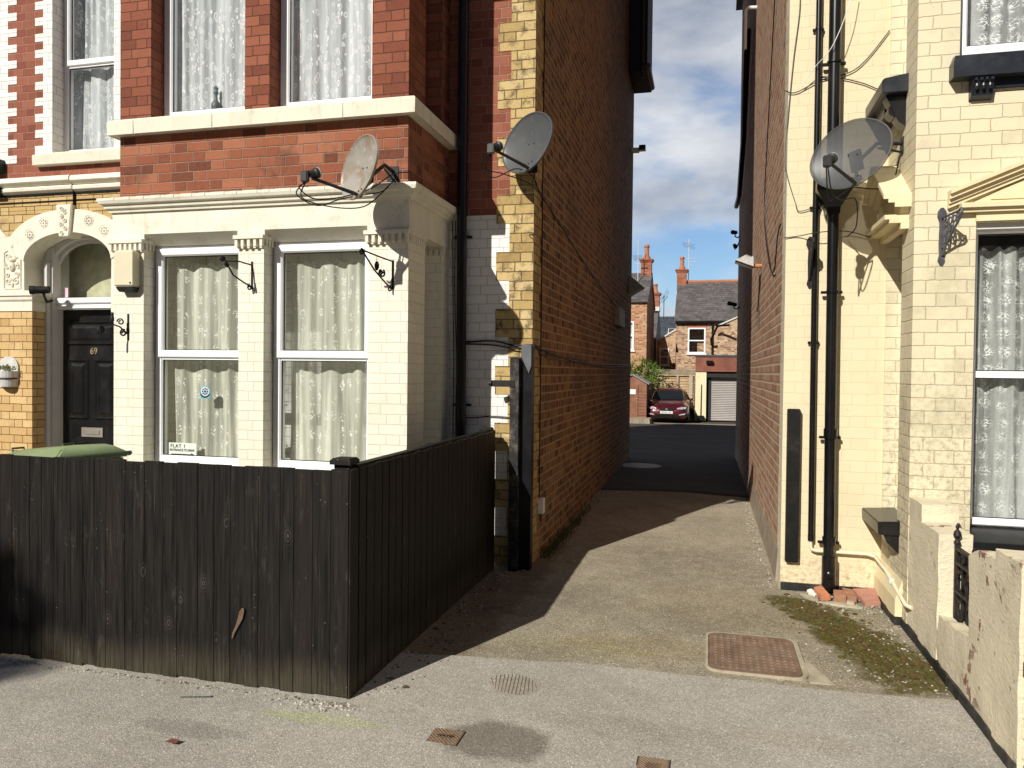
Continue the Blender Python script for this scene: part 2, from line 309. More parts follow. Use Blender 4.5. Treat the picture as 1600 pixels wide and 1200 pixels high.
def lace(name, kind, col=(.78, .8, .7), open_=.45):
    m, nt = newmat(name); p = POS(nt); x, y, z = XYZ(nt, p)
    s = MT(nt, 'ADD', x, MT(nt, 'MULTIPLY', y, .15)); uv = CMB(nt, s, z)
    wn = N(nt, 'TexNoise', None, Vector=uv, Scale=14., Detail=2.).outputs[1]
    wv = N(nt, 'VectorMath', {'operation': 'MULTIPLY_ADD'}, [wn, (.05, .05, 0), uv]).outputs[0]
    if kind == 'leaf':
        mp = N(nt, 'Mapping', None, Vector=wv, Scale=(1.9, 1., 1.)).outputs[0]
        v = N(nt, 'TexVoronoi', None, Vector=mp, Scale=13.5, Randomness=.8)
        dd = v.outputs[0]
        ring = MT(nt, 'MULTIPLY', MR(nt, dd, .26, .31), MR(nt, dd, .42, .37))
        vein = MT(nt, 'MULTIPLY', MR(nt, dd, .36, .3), .45)
        st = N(nt, 'TexWave', {'wave_type': 'BANDS', 'bands_direction': 'X'}, Vector=wv, Scale=3.4, Distortion=6., Detail=1.).outputs[1]
        pat = MT(nt, 'MAXIMUM', MT(nt, 'MAXIMUM', ring, vein), MT(nt, 'MULTIPLY', MR(nt, st, .97, .995), .7))
    elif kind == 'flower':
        big = VOR(nt, N(nt, 'Mapping', None, Vector=uv, Scale=(1.5, .75, 1.)).outputs[0], 9.5, rnd=.4)
        zone = MR(nt, big, .40, .30)
        fv = VOR(nt, wv, 62.); pat = MT(nt, 'MULTIPLY', zone, MR(nt, fv, .52, .4))
    else:
        big = VOR(nt, N(nt, 'Mapping', None, Vector=uv, Scale=(1., .8, 1.)).outputs[0], 11., rnd=.25)
        rp = MT(nt, 'SINE', MT(nt, 'MULTIPLY', big, 34.))
        fv = N(nt, 'TexVoronoi', {'feature': 'DISTANCE_TO_EDGE'}, Vector=wv, Scale=52.).outputs[0]
        sq = NOISE(nt, uv, 44., 2, .5); sq = MR(nt, MT(nt, 'ABSOLUTE', MT(nt, 'SUBTRACT', sq, .5)), .07, .035)
        zone = MR(nt, big, .5, .3)
        pat = MT(nt, 'MAXIMUM', MT(nt, 'MULTIPLY', sq, MT(nt, 'ADD', .45, MT(nt, 'MULTIPLY', zone, .55))), MT(nt, 'MULTIPLY', MR(nt, rp, .5, .9), .35))
    df = N(nt, 'BsdfDiffuse', None, Color=MIX(nt, pat, tuple(c*.86 for c in col), (min(.9, col[0]*1.12), min(.9, col[1]*1.12), min(.9, col[2]*1.14))))
    tl = N(nt, 'BsdfTranslucent', None, Color=col)
    mm = N(nt, 'MixShader', None, [.25, df, tl]); tr = N(nt, 'BsdfTransparent')
    fold = NOISE(nt, CMB(nt, MT(nt, 'MULTIPLY', s, 13.), MT(nt, 'MULTIPLY', z, .5)), 1., 3, .6, .4)
    fac = MT(nt, 'MAXIMUM', pat, MR(nt, fold, .36, .62, open_*.6, min(1., open_*1.75)))
    N(nt, 'OutputMaterial', None, [N(nt, 'MixShader', None, [fac, tr, mm])]); return m
m_lace_leaf = lace('leaf_pattern_lace', 'leaf', (.82, .86, .87), .85)
m_lace_flower = lace('flower_pattern_lace', 'flower', (.85, .85, .74), .66)
m_lace_dense = lace('dense_floral_lace', 'dense', (.8, .82, .8), .42)

def ground_mat(name, base, dark, light, moss=None, rough_amt=1., speck=.5, stain=()):
    m, nt = newmat(name); p = POS(nt); x, y, z = XYZ(nt, p)
    flatp = CMB(nt, x, y)
    n1 = NOISE(nt, flatp, .8, 8, .6); n2 = NOISE(nt, flatp, 7., 8, .7)
    c = MIX(nt, MR(nt, n1, .35, .68), dark, base); c = MIX(nt, MT(nt, 'MULTIPLY', MR(nt, n2, .45, .75), .4), c, light)
    v = N(nt, 'TexVoronoi', None, Vector=flatp, Scale=190., Randomness=1.)
    rnd = XYZ(nt, v.outputs[1])[0]
    sp = RAMP(nt, rnd, [(0., (.35,)*3), (.45, (.85,)*3), (.85, (1.1,)*3), (.97, (1.9, 1.85, 1.75))])
    c = MIX(nt, speck, c, sp, 'MULTIPLY')
    v2 = N(nt, 'TexVoronoi', None, Vector=flatp, Scale=70., Randomness=1.)
    r2_ = XYZ(nt, v2.outputs[1])[1]
    peb = MT(nt, 'MULTIPLY', MT(nt, 'GREATER_THAN', r2_, .88 if rough_amt > 1 else .965), MR(nt, v2.outputs[0], .35, .25))
    c = MIX(nt, MT(nt, 'MULTIPLY', peb, .75), c, tuple(min(.8, k*1.7) for k in light))
    dn = MR(nt, NOISE(nt, flatp, 16., 8, .72), .54, .66)
    c = MIX(nt, MT(nt, 'MULTIPLY', dn, .25*rough_amt), c, tuple(k*.45 for k in dark))
    ed = NOISE(nt, flatp, 5., 6, .65)
    for (cx, cy, rx, ry, col, st) in stain:
        dx = MT(nt, 'DIVIDE', MT(nt, 'SUBTRACT', x, cx), rx); dy = MT(nt, 'DIVIDE', MT(nt, 'SUBTRACT', y, cy), ry)
        r_ = MT(nt, 'SQRT', MT(nt, 'ADD', MT(nt, 'MULTIPLY', dx, dx), MT(nt, 'MULTIPLY', dy, dy)))
        r_ = MT(nt, 'ADD', r_, MT(nt, 'MULTIPLY', MT(nt, 'SUBTRACT', ed, .5), 1.1))
        c = MIX(nt, MT(nt, 'MULTIPLY', MR(nt, r_, 1.15, .75, smooth=True), st), c, col, 'MULTIPLY' if col[0] < .99 and col[0] > .45 else 'MIX')
    if moss:
        for (ax, ay, bx, by, wd) in moss:
            # distance to a segment
            lx, ly = bx-ax, by-ay; L2 = lx*lx+ly*ly
            px = MT(nt, 'SUBTRACT', x, ax); py = MT(nt, 'SUBTRACT', y, ay)
            t = MT(nt, 'DIVIDE', MT(nt, 'ADD', MT(nt, 'MULTIPLY', px, lx), MT(nt, 'MULTIPLY', py, ly)), L2, clamp=True)
            ex = MT(nt, 'SUBTRACT', px, MT(nt, 'MULTIPLY', t, lx)); ey = MT(nt, 'SUBTRACT', py, MT(nt, 'MULTIPLY', t, ly))
            ds = MT(nt, 'SQRT', MT(nt, 'ADD', MT(nt, 'MULTIPLY', ex, ex), MT(nt, 'MULTIPLY', ey, ey)))
            ds = MT(nt, 'ADD', MT(nt, 'DIVIDE', ds, wd), MT(nt, 'MULTIPLY', MT(nt, 'SUBTRACT', NOISE(nt, flatp, 6., 9, .75), .5), 2.2))
            mk = MR(nt, ds, 1.1, .55, smooth=True)
            mc = RAMP(nt, NOISE(nt, flatp, 28., 6, .7), [(.3, (.045, .03, .012)), (.48, (.08, .065, .014)), (.62, (.125, .11, .02)), (.75, (.17, .13, .05))])
            c = MIX(nt, MT(nt, 'MULTIPLY', mk, .9), c, mc)
    hg = MT(nt, 'ADD', MT(nt, 'MULTIPLY', v.outputs[0], -.4), MT(nt, 'ADD', MT(nt, 'MULTIPLY', n2, .5), MT(nt, 'MULTIPLY', peb, .6)))
    hg = MT(nt, 'ADD', hg, MT(nt, 'MULTIPLY', NOISE(nt, flatp, 60., 6, .7), .9*rough_amt))
    finish(nt, c, .9, hg, .8, .005*rough_amt, spec=.2); return m

# ---------------------------------------------------------------- ground
def zg(y): return 0. if y < 15 else (-(y-15)*.0265 if y < 34 else -.5035)
m_pave = ground_mat('pavement_asphalt', (.46, .43, .375), (.35, .325, .28), (.56, .525, .46), rough_amt=.8, speck=.55,
    stain=[(-.91, 3.33, .25, .2, (.5, .48, .455), .9), (-2.3, 3.05, .3, .07, (.7, .7, .7), .7), (-1.75, 3.3, .33, .06, (.95, 1.1, .6), .45), (-.97, 3.93, .13, .13, (.86, .8, .72), .7), (-.3, 3.6, .5, .12, (.9, .88, .84), .6), (.4, 3.7, .3, .1, (.9, .86, .82), .6), (-1.78, 3.47, .15, .035, (.62, .56, .47), .6)])
m_alley = ground_mat('alley_worn_asphalt', (.42, .37, .275), (.26, .225, .165), (.58, .52, .4), rough_amt=1.5, speck=.7,
    moss=[(.62, 5.98, .95, 5.3, .21), (.95, 5.25, 1.14, 4.66, .30), (.75, 5.3, 1.0, 4.9, .12)],
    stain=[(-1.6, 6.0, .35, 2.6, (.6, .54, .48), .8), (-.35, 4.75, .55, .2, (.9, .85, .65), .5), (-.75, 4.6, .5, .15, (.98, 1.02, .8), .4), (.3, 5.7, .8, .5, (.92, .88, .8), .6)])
m_earth = ground_mat('bare_ground', (.1, .09, .07), (.06, .055, .045), (.16, .14, .11), rough_amt=1.5)
m_road = ground_mat('road_asphalt', (.12, .12, .118), (.08, .08, .08), (.17, .17, .165))
mb = MB()
for ya, yb, za, zb in ((-1.75, 15, -.06, -.06), (15, 34, -.06, -.56), (34, 900, -.56, -.56)):
    mb.add([(-500, ya, za), (500, ya, za), (500, yb, zb), (-500, yb, zb)], [(0, 1, 2, 3)])
mb.add([(-500, -1.75, -.06), (500, -1.75, -.06), (500, -1.75, -.22), (-500, -1.75, -.22)], [(0, 1, 2, 3)])
mb.add([(-500, -900, -.22), (500, -900, -.22), (500, -1.75, -.22), (-500, -1.75, -.22)], [(0, 1, 2, 3)])
mb.build('ground', m_earth, kind='structure')
def zp(x, y): return .008*(noise.noise(Vector((x*.9, y*.9, 3)))+.4*noise.noise(Vector((x*3, y*3, 1))))
mb = MB(); nx_, ny_ = 60, 110
ys = [4.0+i*.12 for i in range(60)]+[11.2+i*.6 for i in range(8)]+[16+i*1.5 for i in range(13)]
xs = [-9+.5*i for i in range(14)]+[-2+.12*i for i in range(30)]+[1.6+.5*i for i in range(16)]
vs = [(x, y, zg(y)+zp(x, y)) for y in ys for x in xs]; n = len(xs)
mb.add(vs, [(j*n+i, j*n+i+1, (j+1)*n+i+1, (j+1)*n+i) for j in range(len(ys)-1) for i in range(n-1)])
mb.build('alley', m_alley, kind='structure', smooth=True)
mb = MB(); xs = [-20, -12, -8]+[-6+.12*i for i in range(70)]+[3, 6, 12, 20]; n = len(xs)
def seam(x): return 4.34+(.13*min(0, x+.7) if x < -.7 else 0)+(.1*(x-.9) if x > .9 else 0)+.015*noise.noise(Vector((x*2.5, 0, 0)))+.006*noise.noise(Vector((x*14, 0, 0)))
rows = [-1.6+.45*i for i in range(10)]+[2.6+.1*i for i in range(15)]
vs = [(x, y, zp(x, y)*(1 if y > 0 else .2)+.009) for y in rows for x in xs]+[(x, max(seam(x), 4.02), zp(x, 4.3)+.009) for x in xs]+[(x, max(seam(x), 4.02)+.004, zp(x, 4.3)-.01) for x in xs]
mb.add(vs, [(j*n+i, j*n+i+1, (j+1)*n+i+1, (j+1)*n+i) for j in range(len(rows)+1) for i in range(n-1)])
mb.build('pavement', m_pave, kind='structure', smooth=True)
MB().cham(-40, 40, -1.73, -1.6, -.2, .012, .012).build('kerb', stone('kerb_concrete', (.32, .31, .29)), kind='structure')
mb = MB(); mb.add([(-60, -9, -.11), (60, -9, -.11), (60, -1.732, -.11), (-60, -1.732, -.11)], [(0, 1, 2, 3)]); mb.build('road', m_road, kind='structure')

# loose grit, pebbles and crumbs of moss along the edges
mats_g = [plain('grit_grey', (.3, .28, .24), .9, var=.5, scale=40.), plain('grit_pale', (.52, .49, .42), .9, var=.2, scale=40.), plain('moss_crumb', (.1, .09, .02), .95, var=.4, scale=60.), plain('grit_dark', (.08, .06, .045), .9, var=.4)]
mb = MB(); rg = random.Random(3)
def pebble(x, y, r, mi):
    mb.cur = mi; a = rg.random()*6.28; k = rg.uniform(.4, .9); z0 = zp(x, y)+(.009 if y < seam(x) else 0)
    top = [(x+math.cos(a+q*1.257)*r*rg.uniform(.7, 1.2), y+math.sin(a+q*1.257)*r*rg.uniform(.6, 1.1), z0+r*.35*rg.uniform(.6, 1.2)) for q in range(5)]
    bot = [(x+math.cos(a+q*1.257)*r*1.15, y+math.sin(a+q*1.257)*r*1.1, z0-.004) for q in range(5)]
    mb.add(bot+top+[(x, y, z0+r*k)], [(i, (i+1) % 5, 5+(i+1) % 5, 5+i) for i in range(5)]+[(5+i, 5+(i+1) % 5, 10) for i in range(5)])
for i in range(420):   # foot of the side fence
    t = rg.random(); pebble(-1.72+abs(rg.gauss(0, .12))+.02, 3.6+2.9*t, rg.uniform(.003, .009)*(2 if rg.random() < .04 else 1), rg.choice((0, 0, 1, 3, 3)))
for i in range(260):   # foot of the front fence
    pebble(rg.uniform(-4.2, -1.7), 3.5-abs(rg.gauss(0, .025))-.005, rg.uniform(.002, .008), rg.choice((0, 0, 1, 3, 2)))
for i in range(120): pebble(rg.gauss(-1.82, .1), 3.46-abs(rg.gauss(0, .04)), rg.uniform(.003, .011), rg.choice((0, 1, 0)))
for i in range(900):   # by the right-hand wall and on the moss
    t = rg.random(); y = 4.45+1.7*t; pebble(1.27-abs(rg.gauss(0, .3)), y, rg.uniform(.002, .008)*(2 if rg.random() < .02 else 1), rg.choice((0, 1, 2, 2, 3, 0)))
for i in range(1300):
    pebble(rg.uniform(-1.6, 1.2), rg.uniform(4.4, 8.5), rg.uniform(.0015, .005), rg.choice((0, 0, 1, 3)))
for i in range(250): pebble(.5+abs(rg.gauss(0, .05))*-1+.03, rg.uniform(6.3, 12), rg.uniform(.003, .009), rg.choice((0, 1, 3)))
for i in range(160): pebble(rg.uniform(-3.5, 1.2), rg.uniform(2.9, 4.3), rg.uniform(.0015, .0045), rg.choice((0, 1, 3)))
g = mb.build('gravel', mats_g, kind='stuff', smooth=False, fix=False)
# weeds at the wall foot
m_weed = plain('dry_weed', (.12, .12, .04), .9, var=.5, scale=20.)
mb = MB()
for i in range(420):
    x = -1.43+abs(rg.gauss(0, .05)); y = 6.7+abs(rg.gauss(0, 1.3)); h = rg.uniform(.03, .1); a = rg.random()*6.28; w = .003
    dx, dy = math.cos(a)*h*.7, math.sin(a)*h*.7
    mb.add([(x-w, y, 0), (x+w, y, 0), (x+dx*.5+w*.7, y+dy*.5, h*.7), (x+dx*.5-w*.7, y+dy*.5, h*.7), (x+dx, y+dy, h)], [(0, 1, 2, 3), (3, 2, 4)])
mb.build('weeds', m_weed, kind='stuff', fix=False)

# ---------------------------------------------------------------- left house
YA, YB = 6.39, 5.45
H1 = thing('terraced_house', 'red brick terraced house with a cream bay window, numbered black door and yellow corner bricks', 'house', (-3.5, YA, 0))
def profile_x(mb, x0, x1, prof, Y, sgn=-1):
    """moulding run along X; prof = (out, z) points, out measured towards the street"""
    mb.loft([[(x, Y+sgn*o, z) for o, z in prof] for x in (x0, x1)])
def corner_mould(mb, prof, xl, xr, yf, yb, left=False):
    """moulding along the front and round the right-hand corner (and the left)"""
    path = []
    if left: path += [(xl, yb, -1, 0), (xl, yf, -1, -1)]
    else: path += [(xl, yf, 0, -1)]
    path += [(xr, yf, 1, -1), (xr, yb, 1, 0)]
    mb.loft([[(x+sx_*o, y+sy_*o, z) for o, z in prof] for x, y, sx_, sy_ in path])
# main wall behind: upper red part, and the white painted foot by the pipe
xw0, xw1 = -6.44, -5.70
mb = MB(lambda u, d, z: (u, YA+d, z))
wall(mb, (-8.5, -1.465), (3.56, 12.2), 0, .25, [(xw0, xw1, 3.83, 6.2)])
mb.box(-4.84, -1.465, 0, .25, 3.02, 3.56)
mb.build('upper_wall', m_redmain, H1)
mb = MB(); mb.box(-4.84, -1.465, YA, YA+.25, -.05, 3.02); mb.build('lower_wall', m_white, H1)
# gable side wall with its yellow toothed return
mb = MB(); mb.add([], [])
mb.box(-1.66, -1.46, YA+.25, 15., -.1, 12.2)
mb.prism([(YA+.25, 12.201), (15, 12.201), (10.7, 14.6)], -1.66, -1.46, 'x'); mb.build('side_wall', m_gable, H1)
mb = MB()
for i in range(50):
    z0 = -.05+i*.2445; w = (.36, .25)[i % 2]+.0
    mb.box(-1.655, -1.456, YA+.0, YA+w, z0, z0+.2445)
mb.build('side_quoins', m_gableY, H1)
mb = MB()
for i in range(50):
    z0 = .01+i*.2445
    xl = -1.782 if (int(round((z0-3.93)/.2445)) % 2 == 0) else -1.665
    mb.box(xl, -1.4535, YA-.006, YA+.1, z0, z0+.2445)
mb.build('quoins', m_quoin, H1)
# rear wall, roof
mb = MB(); mb.box(-8.5, -1.66, 14.8, 15., -.1, 12.2); mb.box(-8.5, -8.3, YA+.25, 14.8, -.1, 12.2); mb.build('rear_wall', m_gable, H1)
# porch: ochre pier, imposts, arch, yellow spandrel
mb = MB(); mb.box(-7.6, -6.69, YA, 6.6, -.05, 2.24); mb.build('porch_pier', m_porchbrick, H1)
mb = MB(); mb.box(-7.6, -6.78, YA-.01, 6.6, 2.44, 2.99)
AC, AR = (-6.25, 2.43), .60
def arc(r, a0, a1, n): return [(AC[0]+r*math.cos(R(a0+(a1-a0)*i/n)), AC[1]+r*math.sin(R(a0+(a1-a0)*i/n))*1.0) for i in range(n+1)]
inn = [(-6.25+.53*math.cos(R(180-i*7.5))*1.0, 2.74+.28*math.sin(R(180-i*7.5))) for i in range(25)]
outn = [(-6.25+.74*math.cos(R(180-i*7.5)), 2.86+.39*math.sin(R(180-i*7.5))) for i in range(25)]
for i in range(24):
    q = [inn[i], inn[i+1], outn[i+1], outn[i]]
    mb.prism(q, YA-.02, 6.6)
mb.box(-5.72, -5.5, YA-.0105, 6.6, 2.44, 2.86)
mb.prism([(-7.6, 2.99), (-6.86, 2.99), (-6.95, 3.0), (-7.0, 2.995), (-7.12, 3.12), (-7.6, 3.2)], YA-.012, 6.55)
mb.build('porch_arch', m_stone, H1)
mb = MB(); mb.box(-7.6, -4.84, YA, 6.66, 3.26, 3.43)
for i in range(24):
    a, b = outn[i], outn[i+1]; mb.prism([a, b, (b[0], 3.26), (a[0], 3.26)], YA+.004, 6.58)
mb.box(-7.6, -6.99, YA+.003, 6.58, 2.98, 3.26); mb.box(-5.51, -4.84, YA+.003, 6.58, 2.2, 3.26)
mb.build('spandrel_wall', m_yellow, H1)
mb = MB(); mb.prism([(-6.345, 3.29), (-6.155, 3.29), (-6.19, 2.97), (-6.31, 2.97)], YA-.055, 6.5); mb.build('keystone', m_stone, H1, bevel=.006)
m_orn = stone('carved_stone', (.72, .68, .56), .1, (.3, .27, .2), .6, 1.)
mb = MB(); rr = random.Random(5)
def scroll(cx, cz, r, Y, turns=1.6, th=.006, flip=1, a0=0):
    pts = []
    for i in range(22):
        t = i/21; a = a0+flip*t*turns*6.28; q = r*(1-.8*t); pts.append((cx+q*math.cos(a), Y, cz+q*math.sin(a)))
    mb.tube(pts, th, 5)
for i, (cx, cz) in enumerate(((-6.70, 3.01), (-6.53, 3.12), (-5.98, 3.125), (-5.80, 3.02))):
    mb = MB()
    for k in range(8):
        a = k*.785; mb.ball((cx+.033*math.cos(a), YA-.022, cz+.033*math.sin(a)), .012, .008, .012, 6)
    mb.ball((cx, YA-.022, cz), .012, .012, .012, 6)
    mb.tube([(cx+.055*math.cos(a*.3927), YA-.02, cz+.055*math.sin(a*.3927)) for a in range(17)], .004, 4)
    mb.build('rosette', m_orn, H1, smooth=True)
mb = MB()
for i in range(7):
    z = 3.25-.04*i; scroll(-6.25+(.02 if i % 2 else -.02), z, .025, YA-.058, 1.3, .006, 1 if i % 2 else -1, i)
mb.build('keystone_carving', m_orn, H1, smooth=True)
cx = -6.925; Yc = YA-.014; mb = MB(lambda x, y, z: (cx+(x-cx)*1.22, y, 2.71+(z-2.71)*1.12))   # carved cartouche panel on the pier
mb.tube([(cx-.085, Yc, 2.49), (cx-.085, Yc, 2.82), (cx-.05, Yc, 2.84), (cx-.045, Yc, 2.9), (cx, Yc, 2.935), (cx+.045, Yc, 2.9), (cx+.05, Yc, 2.84), (cx+.085, Yc, 2.82), (cx+.085, Yc, 2.49), (cx-.085, Yc, 2.49)], .006, 5)
for s in (-1, 1):
    scroll(cx+s*.045, 2.79, .03, Yc, 1.5, .007, s, 0); scroll(cx+s*.055, 2.70, .03, Yc, 1.5, .006, -s, 2); scroll(cx+s*.04, 2.56, .036, Yc, 1.4, .007, s, 1); scroll(cx+s*.05, 2.62, .025, Yc, 1.2, .006, -s, 3)
mb.ball((cx, Yc, 2.69), .032, .025, .045, 10); mb.ball((cx, Yc-.02, 2.69), .008, .012, .014, 8); mb.ball((cx, Yc, 2.755), .04, .02, .02, 8); mb.ball((cx, Yc, 2.88), .018, .012, .025, 8); mb.ball((cx, Yc, 2.53), .015, .012, .03, 8)
mb.build('carved_panel', m_orn, H1, smooth=True)
mb = MB(); prof = [(0, 2.235), (.012, 2.235), (.012, 2.33), (.03, 2.35), (.035, 2.385), (.05, 2.39), (.05, 2.44), (0, 2.44)]
corner_mould(mb, prof, -7.6, -6.69, YA, 6.6); mb.box(-7.6, -6.69, YA, 6.599, 2.238, 2.437); mb.build('impost', m_stone, H1)
mb = MB(); mb.box(-6.10+.35, -5.5, YA+.02, 6.6, 2.2, 2.44); mb.build('impost', m_stone, H1)
# white rolled string course
mb = MB(); prof = [(0, 3.42), (.02, 3.425), (.045, 3.445), (.05, 3.47), (.035, 3.49), (.06, 3.5), (.085, 3.525), (.085, 3.555), (.07, 3.575), (0, 3.575)]
profile_x(mb, -7.03, -6.165, prof, YA); profile_x(mb, -6.155, -4.84, [(o-.006*(o > 0), z-.004) for o, z in prof], YA); mb.build('string_course', m_stone, H1, smooth=True)
mb = MB(); mb.box(-7.6, -4.84, YA-.012, YA+.02, 3.335, 3.345); mb.box(-7.6, -4.84, YA-.012, YA+.02, 3.402, 3.418); mb.box(-6.163, -6.158, YA-.03, YA, 3.28, 3.56); mb.build('string_joint', m_black, H1)
mg = plain('dark_green_paint', (.02, .05, .035), .4); mb = MB(); mb.box(-7.6, -7.03, YA-.09, YA, 3.425, 3.555); mb.box(-7.6, -7.03, YA-.07, YA, 3.645, 3.78); mb.build('green_fascia', mg, H1)
# white quoins round the upper left window
mb = MB()
for i in range(42):
    z0 = 3.745+i*.0805; s_ = i % 2
    mb.box(-6.55-.1*s_, xw0, YA-.004, YA+.02, z0, z0+.079)
    mb.box(-7.6, -6.99+.11*(1-s_), YA-.004, YA+.02, z0, z0+.079)
    mb.box(xw1, xw1+.11+.1*s_, YA-.004, YA+.02, z0, z0+.079)
mb.box(xw0-.004, xw0+.003, YA-.0045, YA+.2, 3.745, 6.2); mb.build('white_quoins', m_white, H1)
mb = MB(); mb.prism([(-.07, 3.69), (-.075, 3.79), (0, 3.83), (.16, 3.835), (.16, 3.7), (0, 3.69)], -6.62, -5.55, 'x')
mb.T = None; mb.v = [(x, y+YA, z) for x, y, z in mb.v]; mb.build('sill', m_sill, H1, bevel=.004)

# ---- windows
def window(parent, T, x0, x1, z0, z1, trans=None, lacemat=m_lace_flower, glass=None, cz=None, fr=.055, top_open=True, cur_d=.1, mat=None, sashoff=.015, cx=None, wav=1., seed=1):
    """frame (part) with pane, curtain, frosted band as sub-parts; T maps (u, depth, z)"""
    mat = mat or m_upvc; glass = glass or m_glass
    mb = MB(T)
    def ring(a, b, c, e, w, d0, d1, ch=.008):
        rings = []
        for dd, q in ((d1, 0), (d0+ch, 0), (d0, ch)):
            rings.append([(a+q, dd, c+q), (b-q, dd, c+q), (b-q, dd, e-q), (a+q, dd, e-q)])
        inner = []
        for dd, q in ((d0, w-ch*1.5), (d0+ch*1.5, w), (d1, w)):
            inner.append([(a+q, dd, c+q), (b-q, dd, c+q), (b-q, dd, e-q), (a+q, dd, e-q)])
        mb.loft(rings+inner+[rings[0]], True, False)
    ring(x0, x1, z0, z1, fr, 0, .07)
    panes = []
    if trans:
        tz = trans
        mb.box(x0+fr, x1-fr, 0.004, .066, tz-.022, tz+.022)
        # opening sash above or below, slightly proud
        a = (x0+fr*.35, x1-fr*.35)
        if top_open: ring(a[0], a[1], tz-.005, z1-fr*.35, .062, -sashoff, .05); panes = [(x0+fr, x1-fr, z0+fr, tz-.022), (a[0]+.062, a[1]-.062, tz+.057, z1-fr*.35-.062)]
        else: panes = [(x0+fr, x1-fr, z0+fr, tz-.022), (x0+fr, x1-fr, tz+.022, z1-fr)]
    else: panes = [(x0+fr, x1-fr, z0+fr, z1-fr)]
    f = mb.build('window', mat, parent)
    g_ = MB(T); seal = MB(T)
    for a, b, c, e in panes:
        g_.add([(a-.01, .03, c-.01), (b+.01, .03, c-.01), (b+.01, .03, e+.01), (a-.01, .03, e+.01)], [(0, 1, 2, 3)])
        for q in ((a-.001, b+.001, c-.001, c+.006), (a-.001, b+.001, e-.006, e+.001), (a-.001, a+.006, c+.0062, e-.0062), (b-.006, b+.001, c+.0062, e-.0062)):
            seal.box(q[0], q[1], .019, .027, q[2], q[3])
    g_.build('pane', glass, f, fix=False); seal.build('seal', m_black, f)
    if lacemat:
        c0, c1 = cx or (x0+.02, x1-.02); zt = cz or z1
        nu = 150; nz = 14; rw = random.Random(seed); ph = [rw.random()*6.28 for _ in range(4)]
        cb = MB(T); vs = []
        for j in range(nz+1):
            z = z0-.05+(zt-z0+.05)*j/nz; tight = 1-.25*wav*(j/nz)
            for i in range(nu+1):
                t = i/nu; u = c0+(c1-c0)*t
                w = (c1-c0)
                a = .8+.5*math.sin(t*5+ph[0])
                d_ = cur_d+wav*(.013*a*math.sin(t*w*62+ph[1]+1.2*math.sin(t*7+ph[2]+j*.12))+.02*math.sin(t*w*26+ph[3]+j*.06))
                vs.append((u+.006*math.sin(j*.5+i*.3), d_, z+(0 if j < nz else .012*math.sin(i*.5))))
        n = nu+1
        cb.add(vs, [(j*n+i, j*n+i+1, (j+1)*n+i+1, (j+1)*n+i) for j in range(nz) for i in range(nu)])
        cb.build('curtain', lacemat, f, smooth=True, fix=False)
    return f
TF = lambda Y: (lambda u, d, z: (u, Y+d, z))
TRX = lambda X: (lambda u, d, z: (X-d, u, z))       # faces +X
TLX = lambda X: (lambda u, d, z: (X+d, u, z))       # faces -X
window(H1, TF(6.53), xw0-.0, xw1, 3.835, 6.2, 4.74, m_lace_leaf, m_glassup, top_open=True, seed=3, cur_d=.12)
# ---- bay
PX = [(-4.86, -4.565), (-3.665, -3.44), (-2.535, -2.21)]    # pier fronts
bx0, bx1 = -4.86, -2.21
mb = MB(TF(YB))
wall(mb, (bx0, bx1), (-.05, 2.74), 0, .215, [(PX[0][1], PX[1][0], .80, 2.74), (PX[1][1], PX[2][0], .80, 2.74)])
mb.T = TRX(bx1)
wall(mb, (YB+.215, YA), (-.05, 2.74), 0, .2, [(5.80, 6.21, .80, 2.74)])
mb.box(YB+.0, YB+.215, .0, .0005, 0, 0.001)
mb.T = TLX(bx0)
wall(mb, (YB+.215, YA), (-.05, 2.74), 0, .2)
mb.build('bay_wall', m_cream, H1)
# entablature with chamfered lintels
mb = MB()
def beam(x0, x1, o0, o1):     # x0..x1 solid, window opening o0..o1 below it
    Y = YB-.008
    mb.box(x0, x1, Y, YB+.22, 2.78, 2.99)
    mb.box(x0, o0+.03, Y, YB+.22, 2.735, 2.78); mb.box(o1-.03, x1, Y, YB+.22, 2.735, 2.78)
    # splayed lintel face over the opening
    vs = [(o0+.03, Y, 2.78), (o1-.03, Y, 2.78), (o1-.03, YB+.12, 2.70), (o0+.03, YB+.12, 2.70), (o0+.03, YB+.22, 2.78), (o1-.03, YB+.22, 2.78), (o0+.03, YB+.22, 2.70), (o1-.03, YB+.22, 2.70)]
    mb.add(vs, [(0, 1, 2, 3), (3, 2, 7, 6), (4, 6, 7, 5), (0, 3, 6, 4), (1, 5, 7, 2)])
beam(bx0-.008, -3.55, PX[0][1]-.02, PX[1][0]+.02); beam(-3.5499, bx1+.008, PX[1][1]-.02, PX[2][0]+.02)
mb.box(bx1-.2, bx1+.0078, YB+.2201, YA, 2.735, 2.99); mb.box(bx0-.0078, bx0+.2, YB+.2201, YA, 2.735, 2.99)
mb.build('entablature', m_stone, H1)
